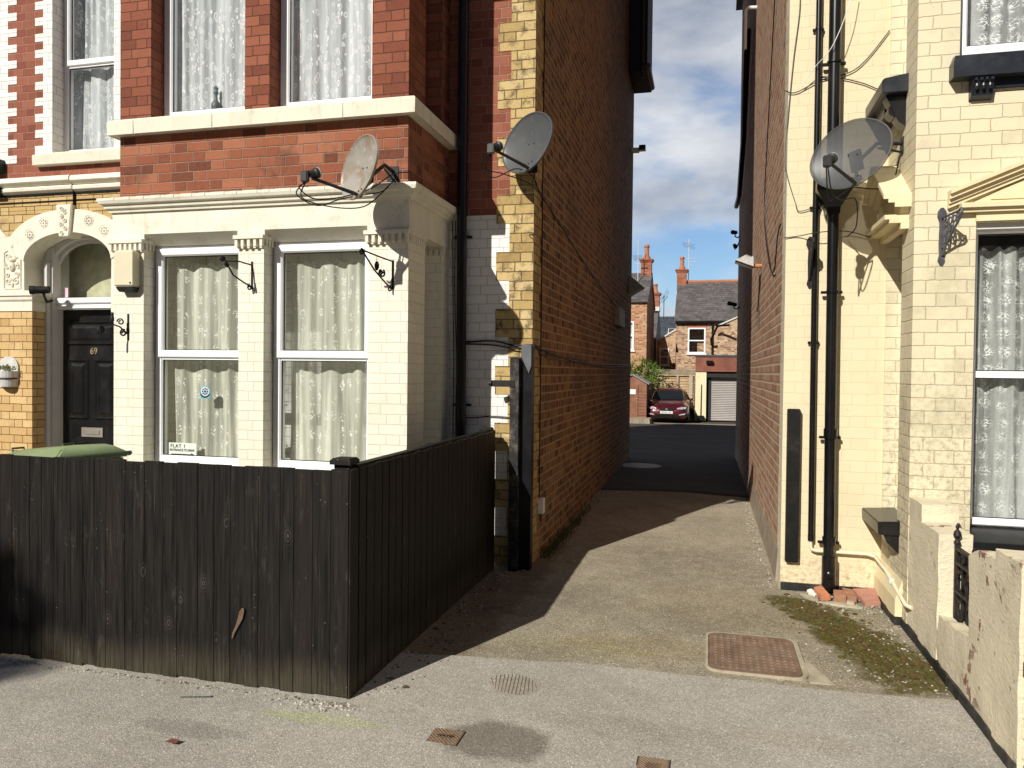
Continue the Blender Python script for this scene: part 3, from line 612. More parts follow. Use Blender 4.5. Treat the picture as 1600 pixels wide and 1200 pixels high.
# dentil caps
o = .022
def capx(a, b, ra=False, rb=False, dep=.17):
    mb = MB()
    mb.box(a-o, b+o, YB-o-.032, YB+.0, 2.705, 2.735); mb.box(a-.006, b+.006, YB-.012, YB, 2.635, 2.705)
    n = max(3, int((b-a)/.042))
    for i in range(n):
        x = a-.012+(b-a+.024-.026)*i/(n-1); mb.box(x, x+.025, YB-.044, YB-.0121, 2.645, 2.7045)
    for side, on in ((a, ra), (b, rb)):
        if not on: continue
        s = -1 if side == a else 1
        lo_, hi_ = (side-o, side) if s < 0 else (side, side+o)
        mb.box(lo_, hi_, YB+.0001, YB+dep, 2.705, 2.735)
        for k in range(4):
            y = YB+.002+k*.042; q = (side-.018, side) if s < 0 else (side, side+.018); mb.box(q[0], q[1], y, y+.025, 2.652, 2.7045)
    if dep > .2:
        for k in range(4): mb.box(bx1, bx1+.018, YB+.17+k*.042, YB+.195+k*.042, 2.652, 2.7045)
    mb.build('dentil_band', m_stone, H1)
capx(*PX[0], True, True); capx(*PX[1], True, True); capx(PX[2][0], PX[2][1], True, True, .34)
mb = MB()
mb.box(bx1-.2, bx1+.022, 6.205, 6.23, 2.705, 2.735)
for k in range(4): mb.box(bx1-.16+k*.05, bx1-.13+k*.05, 6.185, 6.21, 2.652, 2.7045)
mb.build('dentil_band', m_stone, H1)
mb = MB(); prof = [(0, 2.965), (.02, 2.965), (.024, 2.985), (.045, 2.995), (.05, 3.02), (.075, 3.03), (.085, 3.055), (.085, 3.075), (.04, 3.085), (0, 3.10)]
corner_mould(mb, prof, bx0-.008, bx1+.008, YB-.008, YA, True); mb.box(bx0, bx1, YB, YA, 2.985, 3.075); mb.cur = 1
for i in range(18):
    x = bx0+.08+i*.146+.02*math.sin(i*3); mb.tube([(x, YB-.0942, 3.052), (x+.002, YB-.0945, 3.075), (x, YB-.05, 3.0865), (x, YB-.01, 3.10)], .0014, 4)
mb.build('cornice', [m_stone, plain('dark_joint', (.2, .17, .12), .9)], H1)
# upper bay in red brick
bu0, bu1 = -4.80, -2.22
UX = [(bu0, -4.50), (-3.62, -3.40), (-2.52, bu1)]
mb = MB(TF(YB)); mb.box(bu0, bu1, 0, .24, 3.06, 3.6); mb.T = TRX(bu1); mb.box(YB+.24, YA, 0, .2, 3.06, 3.6); mb.T = TLX(bu0); mb.box(YB+.24, YA, 0, .2, 3.06, 3.6)
mb.build('bay_brick_band', m_redbay, H1)
mb = MB(TF(YB)); wall(mb, (bu0, bu1), (3.74, 5.6), 0, .24, [(UX[0][1], UX[1][0], 3.74, 5.4), (UX[1][1], UX[2][0], 3.74, 5.4)])
mb.T = TRX(bu1); wall(mb, (YB+.24, YA), (3.74, 5.6), 0, .24, [(5.80, 6.2, 3.74, 5.4)])
mb.T = TLX(bu0); wall(mb, (YB+.24, YA), (3.74, 5.6), 0, .24)
mb.build('upper_bay_wall', m_redfine, H1)
mb = MB(); mb.box(bu0-.1, bu1+.1, YB-.1, YA, 5.6, 5.75); mb.build('bay_roof', m_stone, H1)
mb = MB(); prof = [(0, 3.60), (.06, 3.60), (.085, 3.592), (.088, 3.70), (.075, 3.715), (0, 3.745), (-.23, 3.748), (-.23, 3.6)]
corner_mould(mb, prof, bu0+.03, bu1, YB, YA-.001, True); mb.cur = 1
for x in (-4.6, -3.86, -2.72): mb.box(x, x+.003, YB-.0895, YB-.02, 3.597, 3.70)
mb.build('bay_sill', [m_sill, plain('stone_joint', (.3, .28, .22), .9)], H1)
for (a, b, sd) in ((PX[0][1], PX[1][0], 11), (PX[1][1], PX[2][0], 12)):
    window(H1, TF(YB+.13), a+.004, b-.004, .86, 2.70, 1.765, m_lace_flower, m_glass, seed=sd, cz=2.56, cx=(a+.11, b-.01) if sd == 11 else (a+.08, b), cur_d=.13, fr=.072)
for (a, b, sd) in ((UX[0][1], UX[1][0], 21), (UX[1][1], UX[2][0], 22)):
    window(H1, TF(YB+.15), a+.002, b-.002, 3.752, 5.39, None, m_lace_leaf, m_glassup, seed=sd, fr=.08, cur_d=.09, wav=.55)
window(H1, TRX(bx1-.18), 5.802, 6.208, .86, 2.70, 1.765, m_lace_flower, m_glass, seed=13, cur_d=.12)
window(H1, TRX(bu1-.15), 5.802, 6.198, 3.752, 5.39, None, m_lace_leaf, m_glassup, seed=23, cur_d=.1)
mb = MB()   # interior: floors and a back wall so that the rooms are closed
mb.box(-8.3, -1.67, 7.6, 7.7, 0, 9); mb.box(-7.6, -1.67, YA+.26, 7.6, 3.1, 3.2); mb.box(bx0+.21, bx1-.21, YB+.3, 7.6, 3.1, 3.2); mb.box(-5.6, -5.5, 6.95, 7.6, 0, 3.1)
mb.build('interior_wall', m_room, H1)
mb = MB(); mb.box(-4.6, -2.45, YB+.36, YB+.38, .3, .78); mb.build('interior_panel', m_dark, H1)
mb = MB(); mb.prism([(6.2, 12.15), (15.3, 12.15), (10.75, 14.7)], -8.5, -1.3, 'x'); m_roof = plain('grey_slate', (.09, .09, .1), .6, var=.3, scale=5., bump=.3); mb.build('roof', m_roof, H1)
# dark boxed eaves of the rear wing with its gutter end
mb = MB(); mb.box(-1.459, -1.13, 13.9, 15.02, 7.05, 9.6); e = mb.build('eaves', plain('dark_timber', (.012, .01, .009), .7), H1)
mb = MB(); mb.tube([(-1.2, 13.85, 9.7), (-1.2, 13.85, 6.9)], .03, 8); mb.tube([(-1.11, 13.8, 7.09), (-1.11, 14.9, 7.09)], .05, 8); mb.build('gutter', plain('brown_pipe', (.06, .04, .035), .5), e, smooth=True)
# ---- door 69
YD = 6.72
mb = MB(); mb.box(-6.63, -5.88, YD, YD+.05, -.02, 2.265)
DX = lambda px: -6.63+(px-98)/124.
def panel(x0, x1, z0, z1):
    Y = YD-.001
    mb.loft([[(x0, Y, z0), (x1, Y, z0), (x1, Y, z1), (x0, Y, z1)], [(x0+.012, Y-.022, z0+.012), (x1-.012, Y-.022, z0+.012), (x1-.012, Y-.022, z1-.012), (x0+.012, Y-.022, z1-.012)],
             [(x0+.03, Y-.004, z0+.03), (x1-.03, Y-.004, z0+.03), (x1-.03, Y-.004, z1-.03), (x0+.03, Y-.004, z1-.03)],
             [(x0+.045, Y-.004, z0+.045), (x1-.045, Y-.004, z0+.045), (x1-.045, Y-.004, z1-.045), (x0+.045, Y-.004, z1-.045)],
             [(x0+.075, Y-.02, z0+.075), (x1-.075, Y-.02, z0+.075), (x1-.075, Y-.02, z1-.075), (x0+.075, Y-.02, z1-.075)]])
panel(-6.56, -5.95, 1.90, 2.15); panel(-6.56, -6.30, 1.12, 1.75); panel(-6.22, -5.95, 1.12, 1.75); panel(-6.56, -6.30, .2, .88); panel(-6.22, -5.95, .2, .88)
door = mb.build('door', m_black, H1)
text_mesh('69', .095, m_brass, 'door_number', door, (-6.235, YD-.006, 1.835), ext=.003)
mb = MB(); mb.cham(-6.385, -6.12, YD-.012, YD-.001, .935, 1.035, .003); mb.box(-6.345, -6.16, YD-.02, YD-.012, .965, 1.01); mb.build('letter_plate', plain('satin_metal', (.5, .46, .4), .35, .7, var=.1, scale=9.), door)
mb = MB(); mb.box(-6.75, -6.632, 6.60, YD+.08, -.02, 2.95); mb.box(-6.72, -6.632, 6.585, 6.5999, -.02, 2.9); mb.box(-5.87, -5.7, 6.6, YD+.08, -.02, 2.95)
mb.box(-6.69, -6.66, 6.54, 6.5849, -.02, 2.75)
mb.build('door_frame', m_frameG, H1)
mb = MB(); mb.box(-6.63, -5.88, 6.64, YD+.06, 2.268, 2.39); mb.cham(-6.65, -5.86, 6.615, 6.64, 2.33, 2.385, .008); mb.box(-6.63, -5.88, 6.625, 6.6399, 2.28, 2.305); mb.build('transom', m_upvc, H1)
mb = MB(); mb.box(-7.6, -6.751, 6.6, 6.9, -.02, 2.95); mb.build('porch_side_wall', m_stone, H1)
# fanlight arch board and pane
inn2 = [(-6.25+.40*math.cos(R(180-i*7.5)), 2.66+.30*math.sin(R(180-i*7.5))) for i in range(25)]
mb = MB()
for k, (grow, ya, yb_) in enumerate(((0., 6.66, 6.70), (.035, 6.61, 6.66))):
    g1 = [(-6.25+(x+6.25)*(1+grow*2.2), z+grow) for x, z in inn2]
    for i in range(24): mb.prism([g1[i], g1[i+1], (g1[i+1][0], 3.14), (g1[i][0], 3.14)], ya, yb_)
    mb.box(-6.85, g1[0][0], ya, yb_, 2.39, 3.14); mb.box(g1[-1][0], -5.6, ya, yb_, 2.39, 3.14)
fb = mb.build('fanlight_frame', m_frameG, H1)
mb = MB(); mb.add([(-6.7, 6.69, 2.38), (-5.85, 6.69, 2.38), (-5.85, 6.69, 3.05), (-6.7, 6.69, 3.05)], [(0, 1, 2, 3)]); mb.build('pane', m_glass, fb, fix=False)
mb = MB(); mb.box(-6.6, -6.535, 6.684, 6.686, 2.40, 2.50); st = mb.build('sticker', plain('pink_paper', (.75, .5, .58), .6, var=.05), fb)
mb = MB(); mb.box(-6.598, -6.57, 6.682, 6.6838, 2.402, 2.498); mb.build('sticker_picture', plain('dark_print', (.12, .08, .1), .6), st)
mb = MB(); mb.box(-6.9, -5.5, 6.9, 6.95, 2.2, 3.2); mb.build('hall_wall', plain('hall_paint', (.5, .48, .33), .9), H1)
mb = MB(); mb.box(-7.6, -5.5, 6.45, 7.3, 3.145, 3.2); mb.build('hall_ceiling', m_room, H1)

# ---------------------------------------------------------------- fence
def fence_mat():
    m, nt = newmat('black_stained_boards'); p = POS(nt); x, y, z = XYZ(nt, p)
    s = MT(nt, 'ADD', x, y)
    b = MT(nt, 'FLOOR', MT(nt, 'DIVIDE', MT(nt, 'ADD', s, 20), .1)); rnd = N(nt, 'TexWhiteNoise', {'noise_dimensions': '1D'}, W=b)
    sh = MT(nt, 'MULTIPLY', rnd.outputs[0], 37.)
    v = CMB(nt, MT(nt, 'MULTIPLY', s, 26.), sh, MT(nt, 'MULTIPLY', MT(nt, 'ADD', z, sh), 1.1))
    g1 = NOISE(nt, v, 2.2, 8, .62, .6)
    v2 = CMB(nt, MT(nt, 'MULTIPLY', s, 9.), sh, MT(nt, 'MULTIPLY', z, 1.6)); g2 = NOISE(nt, v2, 1.2, 4)
    c = MIX(nt, MR(nt, g1, .35, .7), (.0015, .0015, .0015), (.017, .0145, .0125))
    worn = MT(nt, 'MULTIPLY', MR(nt, g1, .57, .72), MR(nt, g2, .5, .68))
    c = MIX(nt, MT(nt, 'MULTIPLY', worn, .8), c, (.1, .06, .028))
    c = MIX(nt, MT(nt, 'MULTIPLY', MR(nt, rnd.outputs[0], .7, 1.), .5), c, (.017, .012, .01))
    kn = VOR(nt, CMB(nt, MT(nt, 'MULTIPLY', s, 1.7), sh, z), 2.6)
    ring = MT(nt, 'SINE', MT(nt, 'ADD', MT(nt, 'MULTIPLY', kn, 120.), MT(nt, 'MULTIPLY', NOISE(nt, p, 14., 4), 9.)))
    near = MR(nt, kn, .15, .03)
    c = MIX(nt, MT(nt, 'MULTIPLY', MT(nt, 'MULTIPLY', near, MR(nt, ring, -.2, .8)), .5), c, (.09, .078, .063))
    # chips, splashes, grey scuffs
    sp = MT(nt, 'MULTIPLY', MR(nt, VOR(nt, p, 34.), .1, .05), MT(nt, 'GREATER_THAN', NOISE(nt, p, 5., 3), .6))
    c = MIX(nt, MT(nt, 'MULTIPLY', sp, .8), c, (.3, .27, .22))
    sc = MT(nt, 'MULTIPLY', MR(nt, NOISE(nt, CMB(nt, MT(nt, 'MULTIPLY', s, 3.), 0., z), 3.6, 8, .7), .58, .75), .4); c = MIX(nt, sc, c, (.1, .092, .082))
    # green and sandy tide mark low down
    lz = MT(nt, 'ADD', z, MT(nt, 'MULTIPLY', MT(nt, 'SUBTRACT', NOISE(nt, CMB(nt, MT(nt, 'MULTIPLY', s, 3.), 0., z), 2.2, 5), .5), .2))
    tide = MT(nt, 'MULTIPLY', MR(nt, lz, .24, .03, smooth=True), MR(nt, NOISE(nt, v, 3., 8, .7), .3, .6))
    c = MIX(nt, MT(nt, 'MULTIPLY', tide, .6), c, (.09, .078, .048))
    hg = MT(nt, 'ADD', MT(nt, 'MULTIPLY', g1, .8), MT(nt, 'MULTIPLY', near, .4))
    finish(nt, c, MR(nt, g1, .3, .7, .5, .75), hg, .6, .006, spec=.22); return m
m_fence = fence_mat()
FY = 3.53
F = thing('board_fence', 'black stained vertical board fence wrapping the corner of the front yard', 'fence', (-1.76, FY, 0))
mb = MB(); rf = random.Random(11); x = -1.742; i = 0
while x > -6.2:
    w = .098*rf.uniform(.75, 1.3); t = rf.uniform(.0, .0015); zt = 1.168+rf.uniform(-.005, .004); zb = .012+.02*rf.random()+(x+1.74)*.0
    mb.loft([[(x-w+.0004, FY+.0+t, z), (x-.0004, FY-.001-t, z), (x-.0015, FY+.016, z), (x-w+.0015, FY+.018, z)] for z in (zb, zt)]); x -= w; i += 1
mb.build('board_panel', m_fence, F)
mb = MB(); mb.box(-6.2, -1.745, FY+.0185, FY+.06, 1.05, 1.13); mb.box(-6.2, -1.745, FY+.0185, FY+.06, .2, .28); mb.build('rail', m_fence, F)
mb = MB(); y = FY+.0
bk = MB()
while y < 6.22:
    w = .1*rf.uniform(.9, 1.1); zt = 1.178+rf.uniform(-.005, .005); X = -1.735; tl_ = rf.uniform(-.003, .003)
    mb.loft([[(X+.002, y+.004+tl_, z+dz), (X+.004, y+w-.010, z+dz), (X-.014, y+w-.010, z), (X-.014, y+.004+tl_, z+dz)] for z, dz in ((.008, 0), (zt, -.010))])
    if rf.random() > .3: bk.box(X-.030, X-.0145, y+w-.03, y+w+.022, .02, 1.15)
    else:
        q = rf.uniform(.3, .9); bk.box(X-.030, X-.0145, y+w-.03, y+w+.022, .02, q); bk.box(X-.030, X-.0145, y+w-.03, y+w+.022, q+.13, 1.15)
    y += w
bk.build('backing_boards', m_fence, F)
mb.build('board_panel', m_fence, F)
mb = MB()
for z in (.22, 1.0): mb.box(-1.79, -1.7495, FY+.1, 6.25, z, z+.07)
mb.build('rail', m_fence, F)
mb = MB(); mb.box(-1.80, -1.7502, FY+.12, 6.25, 1.165, 1.185); mb.build('capping', m_fence, F)
for (px_, py_, w, hz) in ((-1.812, FY+.085, .085, 1.19), (-5.35+.95, FY+.085, .085, 1.17), (-1.80, 4.9, .07, 1.15), (-1.80, 6.2, .07, 1.17)):
    mb = MB(); mb.box(px_-w/2, px_+w/2, py_-w/2+.02, py_+w/2, -.02, hz)
    o = w/2+.014; mb.loft([[(px_-o*k, py_-o*k+.01, z), (px_+o*k, py_-o*k+.01, z), (px_+o*k, py_+o*k+.01, z), (px_-o*k, py_+o*k+.01, z)] for k, z in ((1, hz), (1, hz+.02), (.8, hz+.032))])
    mb.build('post', m_fence, F)
mb = MB()
mb.loft([[(-2.352+s*.03-w_, FY-.0125, z), (-2.352+s*.03+w_, FY-.0125, z), (-2.352+s*.03+w_*.6, FY-.0075, z), (-2.352+s*.03-w_*.6, FY-.0075, z)] for s, w_, z in ((.6, .006, .425), (.45, .013, .41), (.1, .014, .37), (-.5, .009, .33), (-1.2, .007, .29), (-1.5, .002, .26))])
mb.build('bare_wood_gouge', plain('bare_wood', (.13, .085, .055), .8, var=.3, scale=60.), F)
mb = MB(); mb.box(-1.748, -1.744, FY-.001, FY+.02, .96, 1.04); mb.build('blue_tag', plain('blue_plastic', (.02, .12, .5), .4), F)

# old gate leaf folded against the corner
G = thing('old_gate', 'peeling black timber gate post with strap hinge at the brown brick corner', 'gate', (-1.5, 6.25, 0))
m_peel = plain('peeling_black_paint', (.018, .018, .018), .55, var=.4, scale=12., bump=.5, dirt=(.2, .17, .13, .8))
mb = MB(); mb.cham(-1.60, -1.525, 6.20, 6.30, -.02, 1.79, .008); mb.build('post', m_peel, G)
mb = MB(); mb.cham(-1.52, -1.425, 6.26, 6.355, -.02, 1.90, .006); mb.build('stile', m_black, G)
mb = MB(); mb.prism([(-1.515, 1.9), (-1.43, 1.9), (-1.43, 1.72), (-1.45, 1.66), (-1.515, 1.80)], 6.245, 6.2585); mb.build('metal_plate', plain('grey_zinc', (.13, .135, .15), .5, .3), G)
mb = MB(); mb.box(-1.76, -1.56, 6.19, 6.1985, 1.545, 1.60); mb.tube([(-1.775, 6.19, 1.573), (-1.755, 6.19, 1.573)], .022, 8); mb.build('strap_hinge', m_iron, G)
mb = MB(); mb.ball((-1.63, 6.31, 1.40), .014, .012, .018, 8); mb.build('knob', plain('rusty_iron', (.2, .12, .05), .7), G)

# ---------------------------------------------------------------- right house
YR, XR = 6.3, .57
H2 = thing('painted_house', 'pale yellow painted brick house with a projecting bay, black sills and pediments', 'house', (1.2, YR, 0))
mb = MB(); mb.box(XR, 8, YR, YR+.3, -.1, 9.3); mb.build('front_wall', m_yel, H2)
mb = MB(); mb.box(XR+.003, XR+.25, YR+.3, 16.6, -.1, 9.3); mb.build('side_wall', m_rside, H2)
mb = MB()
for i in range(110):
    z0 = -.1+i*.085; w = .13 if i % 2 else .24; w += .02*math.sin(i*7.3)
    mb.box(XR-.002, XR+.05, YR+.0005, YR+w, z0, z0+.085)
mb.build('corner_paint', stone('greyed_cream_paint', (.62, .58, .47), .08, (.4, .36, .28), .5), H2)
mb = MB()   # cement skirting of the side wall
mb.loft([[(XR-.02, y, -.05), (XR+.02, y, -.05), (XR+.02, y, .30+.05*noise.noise(Vector((y*2, 0, 0)))), (XR+.0, y, .26+.06*noise.noise(Vector((y*2, 0, 0))))] for y in [YR+.25+.35*k for k in range(29)]])
mb.build('cement_skirting', stone('grey_cement', (.30, .25, .19), .2, (.2, .15, .11), .7, 1.), H2)
mb = MB(); mb.box(XR+.25, 8, 16.3, 16.6, -.1, 9.3); mb.box(7.7, 8, YR+.3, 16.3, -.1, 9.3); mb.build('rear_wall', m_rside, H2)
mb = MB(); mb.prism([(6.1, 9.25), (16.8, 9.25), (11.45, 12.3)], .45, 8.1, 'x'); mb.build('roof', m_roof, H2)
# bay
XB, YF = 1.285, 5.50
mb = MB(TF(YF)); wall(mb, (XB, 2.95), (-.1, 6.5), 0, .3, [(1.645, 2.6, .53, 2.66), (1.53, 2.6, 3.72, 5.9)])
mb.T = TLX(XB); wall(mb, (YF+.3, YR), (-.1, 6.5), 0, .3, [(5.81, 6.28, .66, 2.72), (5.78, 6.28, 3.72, 5.9)])
mb.T = TRX(2.95); wall(mb, (YF+.3, YR), (-.1, 6.5), 0, .3)
mb.build('bay_wall', m_yelbay, H2)
mb = MB(); mb.box(XB-.03, 3, YF-.03, YR, 6.5, 6.6); mb.build('bay_roof', m_stoneR, H2)
mb = MB(); mb.box(XB-.0015, 1.45, YR-.0105, YR-.0, .75, 6.49); mb.build('pilaster_strip', m_yel, H2)
window(H2, TF(YF+.12), 1.648, 2.6, .70, 2.655, 1.69, m_lace_dense, m_glass, seed=31, fr=.05, top_open=False, cur_d=.1, cz=2.52)
window(H2, TF(YF+.09), 1.535, 2.6, 3.755, 5.89, None, m_lace_dense, m_glassup, seed=32, fr=.065, cur_d=.1)
window(H2, TLX(XB+.11), 5.782, 6.278, .70, 2.71, 1.69, m_lace_dense, m_glass, seed=33, fr=.05, top_open=False)
window(H2, TLX(XB+.11), 5.782, 6.278, 3.76, 5.89, None, m_lace_dense, m_glassup, seed=34)
mb = MB(); mb.box(XB+.32, 2.6, YF+.55, YF+.57, 0, 6.4); mb.build('interior_wall', m_dark, H2)
mb = MB(); mb.box(1.65, 2.6, YF+.03, YF+.119, 2.62, 2.6595); mb.build('window_head', m_frameG, H2)
# sills, black
sillp = [(-.02, 0), (-.17, .0), (-.175, .02), (-.175, .085), (-.16, .1), (.19, .16), (.19, .0)]
mb = MB(); mb.loft([[(x, YF+a*.6, .53+b) for a, b in sillp] for x in (1.62, 2.75)]); mb.build('sill', m_black, H2, bevel=.003)
mb = MB(); mb.loft([[(XB-.0+a*.9, y, .58+b*.9) for a, b in [(.1, 0), (-.15, 0), (-.155, .1), (.1, .115)]] for y in (5.72, 6.299)]); mb.build('sill', m_black, H2, bevel=.006)
mb = MB(); mb.prism([(XB+.0, .58), (XB-.10, .58), (XB-.08, .53), (XB, .45)], 5.74, 5.86, 'y'); mb.build('sill_bracket', m_black, H2)
m_blackpaint2 = plain('navy_black_paint', (.015, .018, .025), .35, var=.3, scale=8., spec=.5, dirt=(.1, .1, .1, .3))
mb = MB(); mb.loft([[(1.47+k, YF-.10+.0, 3.56), (2.9, YF-.10, 3.56), (2.9, YF+.1, 3.56), (1.47+k, YF+.1, 3.56)] for k in (0,)]+[[(1.47, YF-.10, 3.66), (2.9, YF-.10, 3.66), (2.9, YF+.1, 3.66), (1.47, YF+.1, 3.66)], [(1.485, YF-.08, 3.70), (2.9, YF-.08, 3.70), (2.9, YF+.1, 3.74), (1.5, YF+.1, 3.74)]]); mb.build('upper_sill', m_blackpaint2, H2)
mb = MB(); mb.box(1.60, 2.5, YF-.03, YF-.001, 3.50, 3.559)
mb.build('sill_frieze', m_blackpaint2, H2)
mb = MB(); mb.loft([[(x, YF-.001, 3.43), (x, YF-.05, 3.45), (x, YF-.06, 3.50), (x, YF-.08, 3.559), (x, YF-.001, 3.559)] for x in (1.585, 1.71)])
for k in range(3): mb.ball((1.61+k*.037, YF-.078, 3.50), .012, .012, .022, 8)
for k in range(4): mb.box(1.595+k*.03, 1.612+k*.03, YF-.088, YF-.07, 3.535, 3.552)
mb.build('corbel', m_blackpaint2, H2)
mb = MB(); mb.loft([[(XB+.1, y, 3.60), (XB-.165, y, 3.60), (XB-.165, y, 3.685), (XB-.15, y, 3.70), (XB+.1, y, 3.74)] for y in (5.72, 6.299)]); mb.build('upper_sill', m_blackpaint2, H2, bevel=.004)
mb = MB(); mb.loft([[(XB, y, 3.38), (XB-.05, y, 3.42), (XB-.085, y, 3.5), (XB-.13, y, 3.599), (XB, y, 3.599)] for y in (5.78, 5.90)])
mb.tube([(XB-.06, 5.79, 3.50), (XB-.06, 5.91, 3.50)], .05, 12); mb.box(XB-.11, XB, 5.91, 6.28, 3.5, 3.6)
mb.build('corbel', m_black, H2)
# pediments: front (rising right) and side
def raked(mb, T, u0, z0, u1, z1, um, zm):
    """raking cornice over a flat base, (u0,z0) left foot, (um,zm) apex"""
    mb.T = T
    steps = [(.085, .0, .028), (.06, .0281, .05), (.07, .0501, .058), (.045, .0581, .085), (.03, .0851, .11)]
    for dd, a, b in steps:
        for (ua, za, ub, zb) in ((u0, z0, um, zm), (u1, z1, um, zm)):
            mb.loft([[(ua, q, za-a), (ua, q, za-b), (ub, q, zb-b), (ub, q, zb-a)] for q in (-dd, -.0005)])
    mb.prism([(u0+.08, z0-.105), (um, zm-.105), (u1-.08, z1-.105)], -.012, -.0008)
mb = MB(); raked(mb, TF(YF), 1.475, 2.86, 2.95, 2.86, 2.21, 3.16)
mb.prism([(1.72, 2.80), (2.21, 2.985), (2.70, 2.80)], -.020, -.0121)
for a, b, c in ((.07, 2.745, 2.775), (.045, 2.72, 2.744), (.02, 2.665, 2.7195)): mb.box(1.56-(.02 if a > .03 else -.08), 2.85, -a, -.0007, b, c)
mb.build('pediment', m_stoneR, H2)
mb = MB(); TS = TLX(XB)
mb.T = TS
mb.prism([(5.60, 2.80), (5.60, 2.86), (6.02, 3.14), (6.299, 2.97), (6.299, 2.74), (5.66, 2.74)], -.06, -.0006, 'y')
for dd, a, b in ((.17, 0, .03), (.14, .03, .055), (.10, .055, .085)):
    mb.loft([[(5.58, q, 2.88-a), (5.58, q, 2.88-b), (6.03, q, 3.18-b), (6.03, q, 3.18-a)] for q in (-dd, -.0005)])
    mb.loft([[(6.299, q, 3.0-a), (6.299, q, 3.0-b), (6.03, q, 3.18-b), (6.03, q, 3.18-a)] for q in (-dd, -.0005)])
for dd, b, c in ((.15, 2.725, 2.755), (.12, 2.70, 2.7245), (.05, 2.66, 2.6995)): mb.box(5.64, 6.299, -dd, -.0007, b, c)
for k in range(6): mb.tube([(5.78+k*.05, -.064, 2.78), (5.88+k*.05, -.064, 2.93+.0*k)], .006, 5)
mb.build('pediment', m_stoneR, H2)
# chamfered plinth and bitumen foot
mb = MB(); mb.loft([[(XB+.1, y, -.05), (XB-.045-.0*y, y, -.05), (XB-.045, y, .17), (XB+.0, y, .30), (XB+.1, y, .30)] for y in (5.62, 6.299)]); mb.build('plinth', m_stoneR, H2)
m_tar = plain('black_bitumen', (.02, .02, .02), .6, var=.5, scale=9., bump=.5, dirt=(.15, .13, .1, .6))
mb = MB()
def wob(y, s): return .016*noise.noise(Vector((y*6, s, 0)))+.008*noise.noise(Vector((y*22, s, 0)))
mb.loft([[(XB-.049, y, -.03), (XB+.0, y, -.03), (XB+.0, y, .05+wob(y, 1)), (XB-.049, y, .05+wob(y, 1))] for y in [5.615+.68*k/12 for k in range(13)]])
mb.loft([[(XR+k/12*.7, YR-.006, -.03), (XR+k/12*.7, YR, -.03), (XR+k/12*.7, YR, .06+wob(k, 7)), (XR+k/12*.7, YR-.006, .055+wob(k, 7))] for k in range(13)])
mb.build('bitumen_foot', m_tar, H2)

# low boundary wall
def render_mat(name, col, ds=.6):
    m, nt = newmat(name); p = POS(nt)
    c = MIX(nt, MR(nt, NOISE(nt, p, 2.5, 5), .35, .7), tuple(k*.93 for k in col), col)
    c = MIX(nt, MT(nt, 'MULTIPLY', MR(nt, NOISE(nt, p, 3.6, 9, .75), .5, .68), ds), c, (.3, .26, .17))
    fl = MR(nt, NOISE(nt, p, 9., 5, .6), .60, .615); fl = MT(nt, 'MULTIPLY', fl, MR(nt, NOISE(nt, p, 1.6, 2), .47, .55))
    c = MIX(nt, fl, c, MIX(nt, MR(nt, NOISE(nt, p, 40., 3), .4, .6), (.28, .1, .07), (.35, .28, .22)))
    z = XYZ(nt, p)[2]
    sv = N(nt, 'Mapping', None, Vector=p, Rotation=(.6, 0, 0), Scale=(1., 1., 2.2)).outputs[0]
    hg = MT(nt, 'ADD', NOISE(nt, sv, 20., 6, .7, .5), MT(nt, 'MULTIPLY', NOISE(nt, p, 70., 5, .7), .5)); hg = MT(nt, 'SUBTRACT', hg, MT(nt, 'MULTIPLY', fl, .5))
    finish(nt, c, .8, hg, .8, .011, spec=.2); return m
m_render = render_mat('rough_painted_render', (.80, .72, .53), .35)
BW = thing('boundary_wall', 'low rough pale yellow wall with peeling paint and square piers beside the bay', 'wall', (1.35, 4.6, 0))
def lump(mb, x0, x1, y0, y1, z0, z1, amp=.008, seed=0, ztop=None):
    nx, ny, nz = 4, max(2, int((y1-y0)/.06)), max(2, int((z1-z0)/.06))
    def P(x, y, z):
        if ztop: z = z0+(z-z0)*(ztop(y)-z0)/(z1-z0)
        v = noise.noise_vector(Vector((x*7, y*7, z*7+seed))); return (x+v.x*amp, y+v.y*amp, z+v.z*amp*(1 if z > z0+.02 else 0))
    def face(f, a, b):
        o = [[f(i/a, j/b) for i in range(a+1)] for j in range(b+1)]
        vs = [P(*q) for r in o for q in r]; mb.add(vs, [(j*(a+1)+i, j*(a+1)+i+1, (j+1)*(a+1)+i+1, (j+1)*(a+1)+i) for j in range(b) for i in range(a)])
    L = lambda a, b, t: a+(b-a)*t
    face(lambda s, t: (x0, L(y0, y1, s), L(z0, z1, t)), ny, nz); face(lambda s, t: (x1, L(y0, y1, s), L(z0, z1, t)), ny, nz)
    face(lambda s, t: (L(x0, x1, s), y0, L(z0, z1, t)), nx, nz); face(lambda s, t: (L(x0, x1, s), y1, L(z0, z1, t)), nx, nz)
    face(lambda s, t: (L(x0, x1, s), L(y0, y1, t), z1), nx, ny)
WX = 1.285
mb = MB(); lump(mb, WX+.005, 1.495, 5.2, 5.498, -.05, .885, .006, 1); mb.build('pier', m_render, BW, smooth=True)
mb = MB(); lump(mb, WX, 1.46, 4.82, 5.205, -.05, .78, .007, 2); lump(mb, WX+.003, 1.46, 4.28, 4.83, -.05, .33, .012, 3, lambda y: .31+.05*(4.82-y)/.5+.02*noise.noise(Vector((y*9, 0, 0))))
lump(mb, WX, 1.46, 3.88, 4.29, -.05, .8, .008, 4, lambda y: .77+.07*math.sin(min(1, (4.3-y)/.2)*1.57)-.0*(y)); mb.build('wall', m_render, BW, smooth=True)
mb = MB(); lump(mb, WX-.012, 1.62, 3.60, 3.9, -.05, .90, .008, 5); mb.build('pier', m_render, BW, smooth=True)
mb = MB()
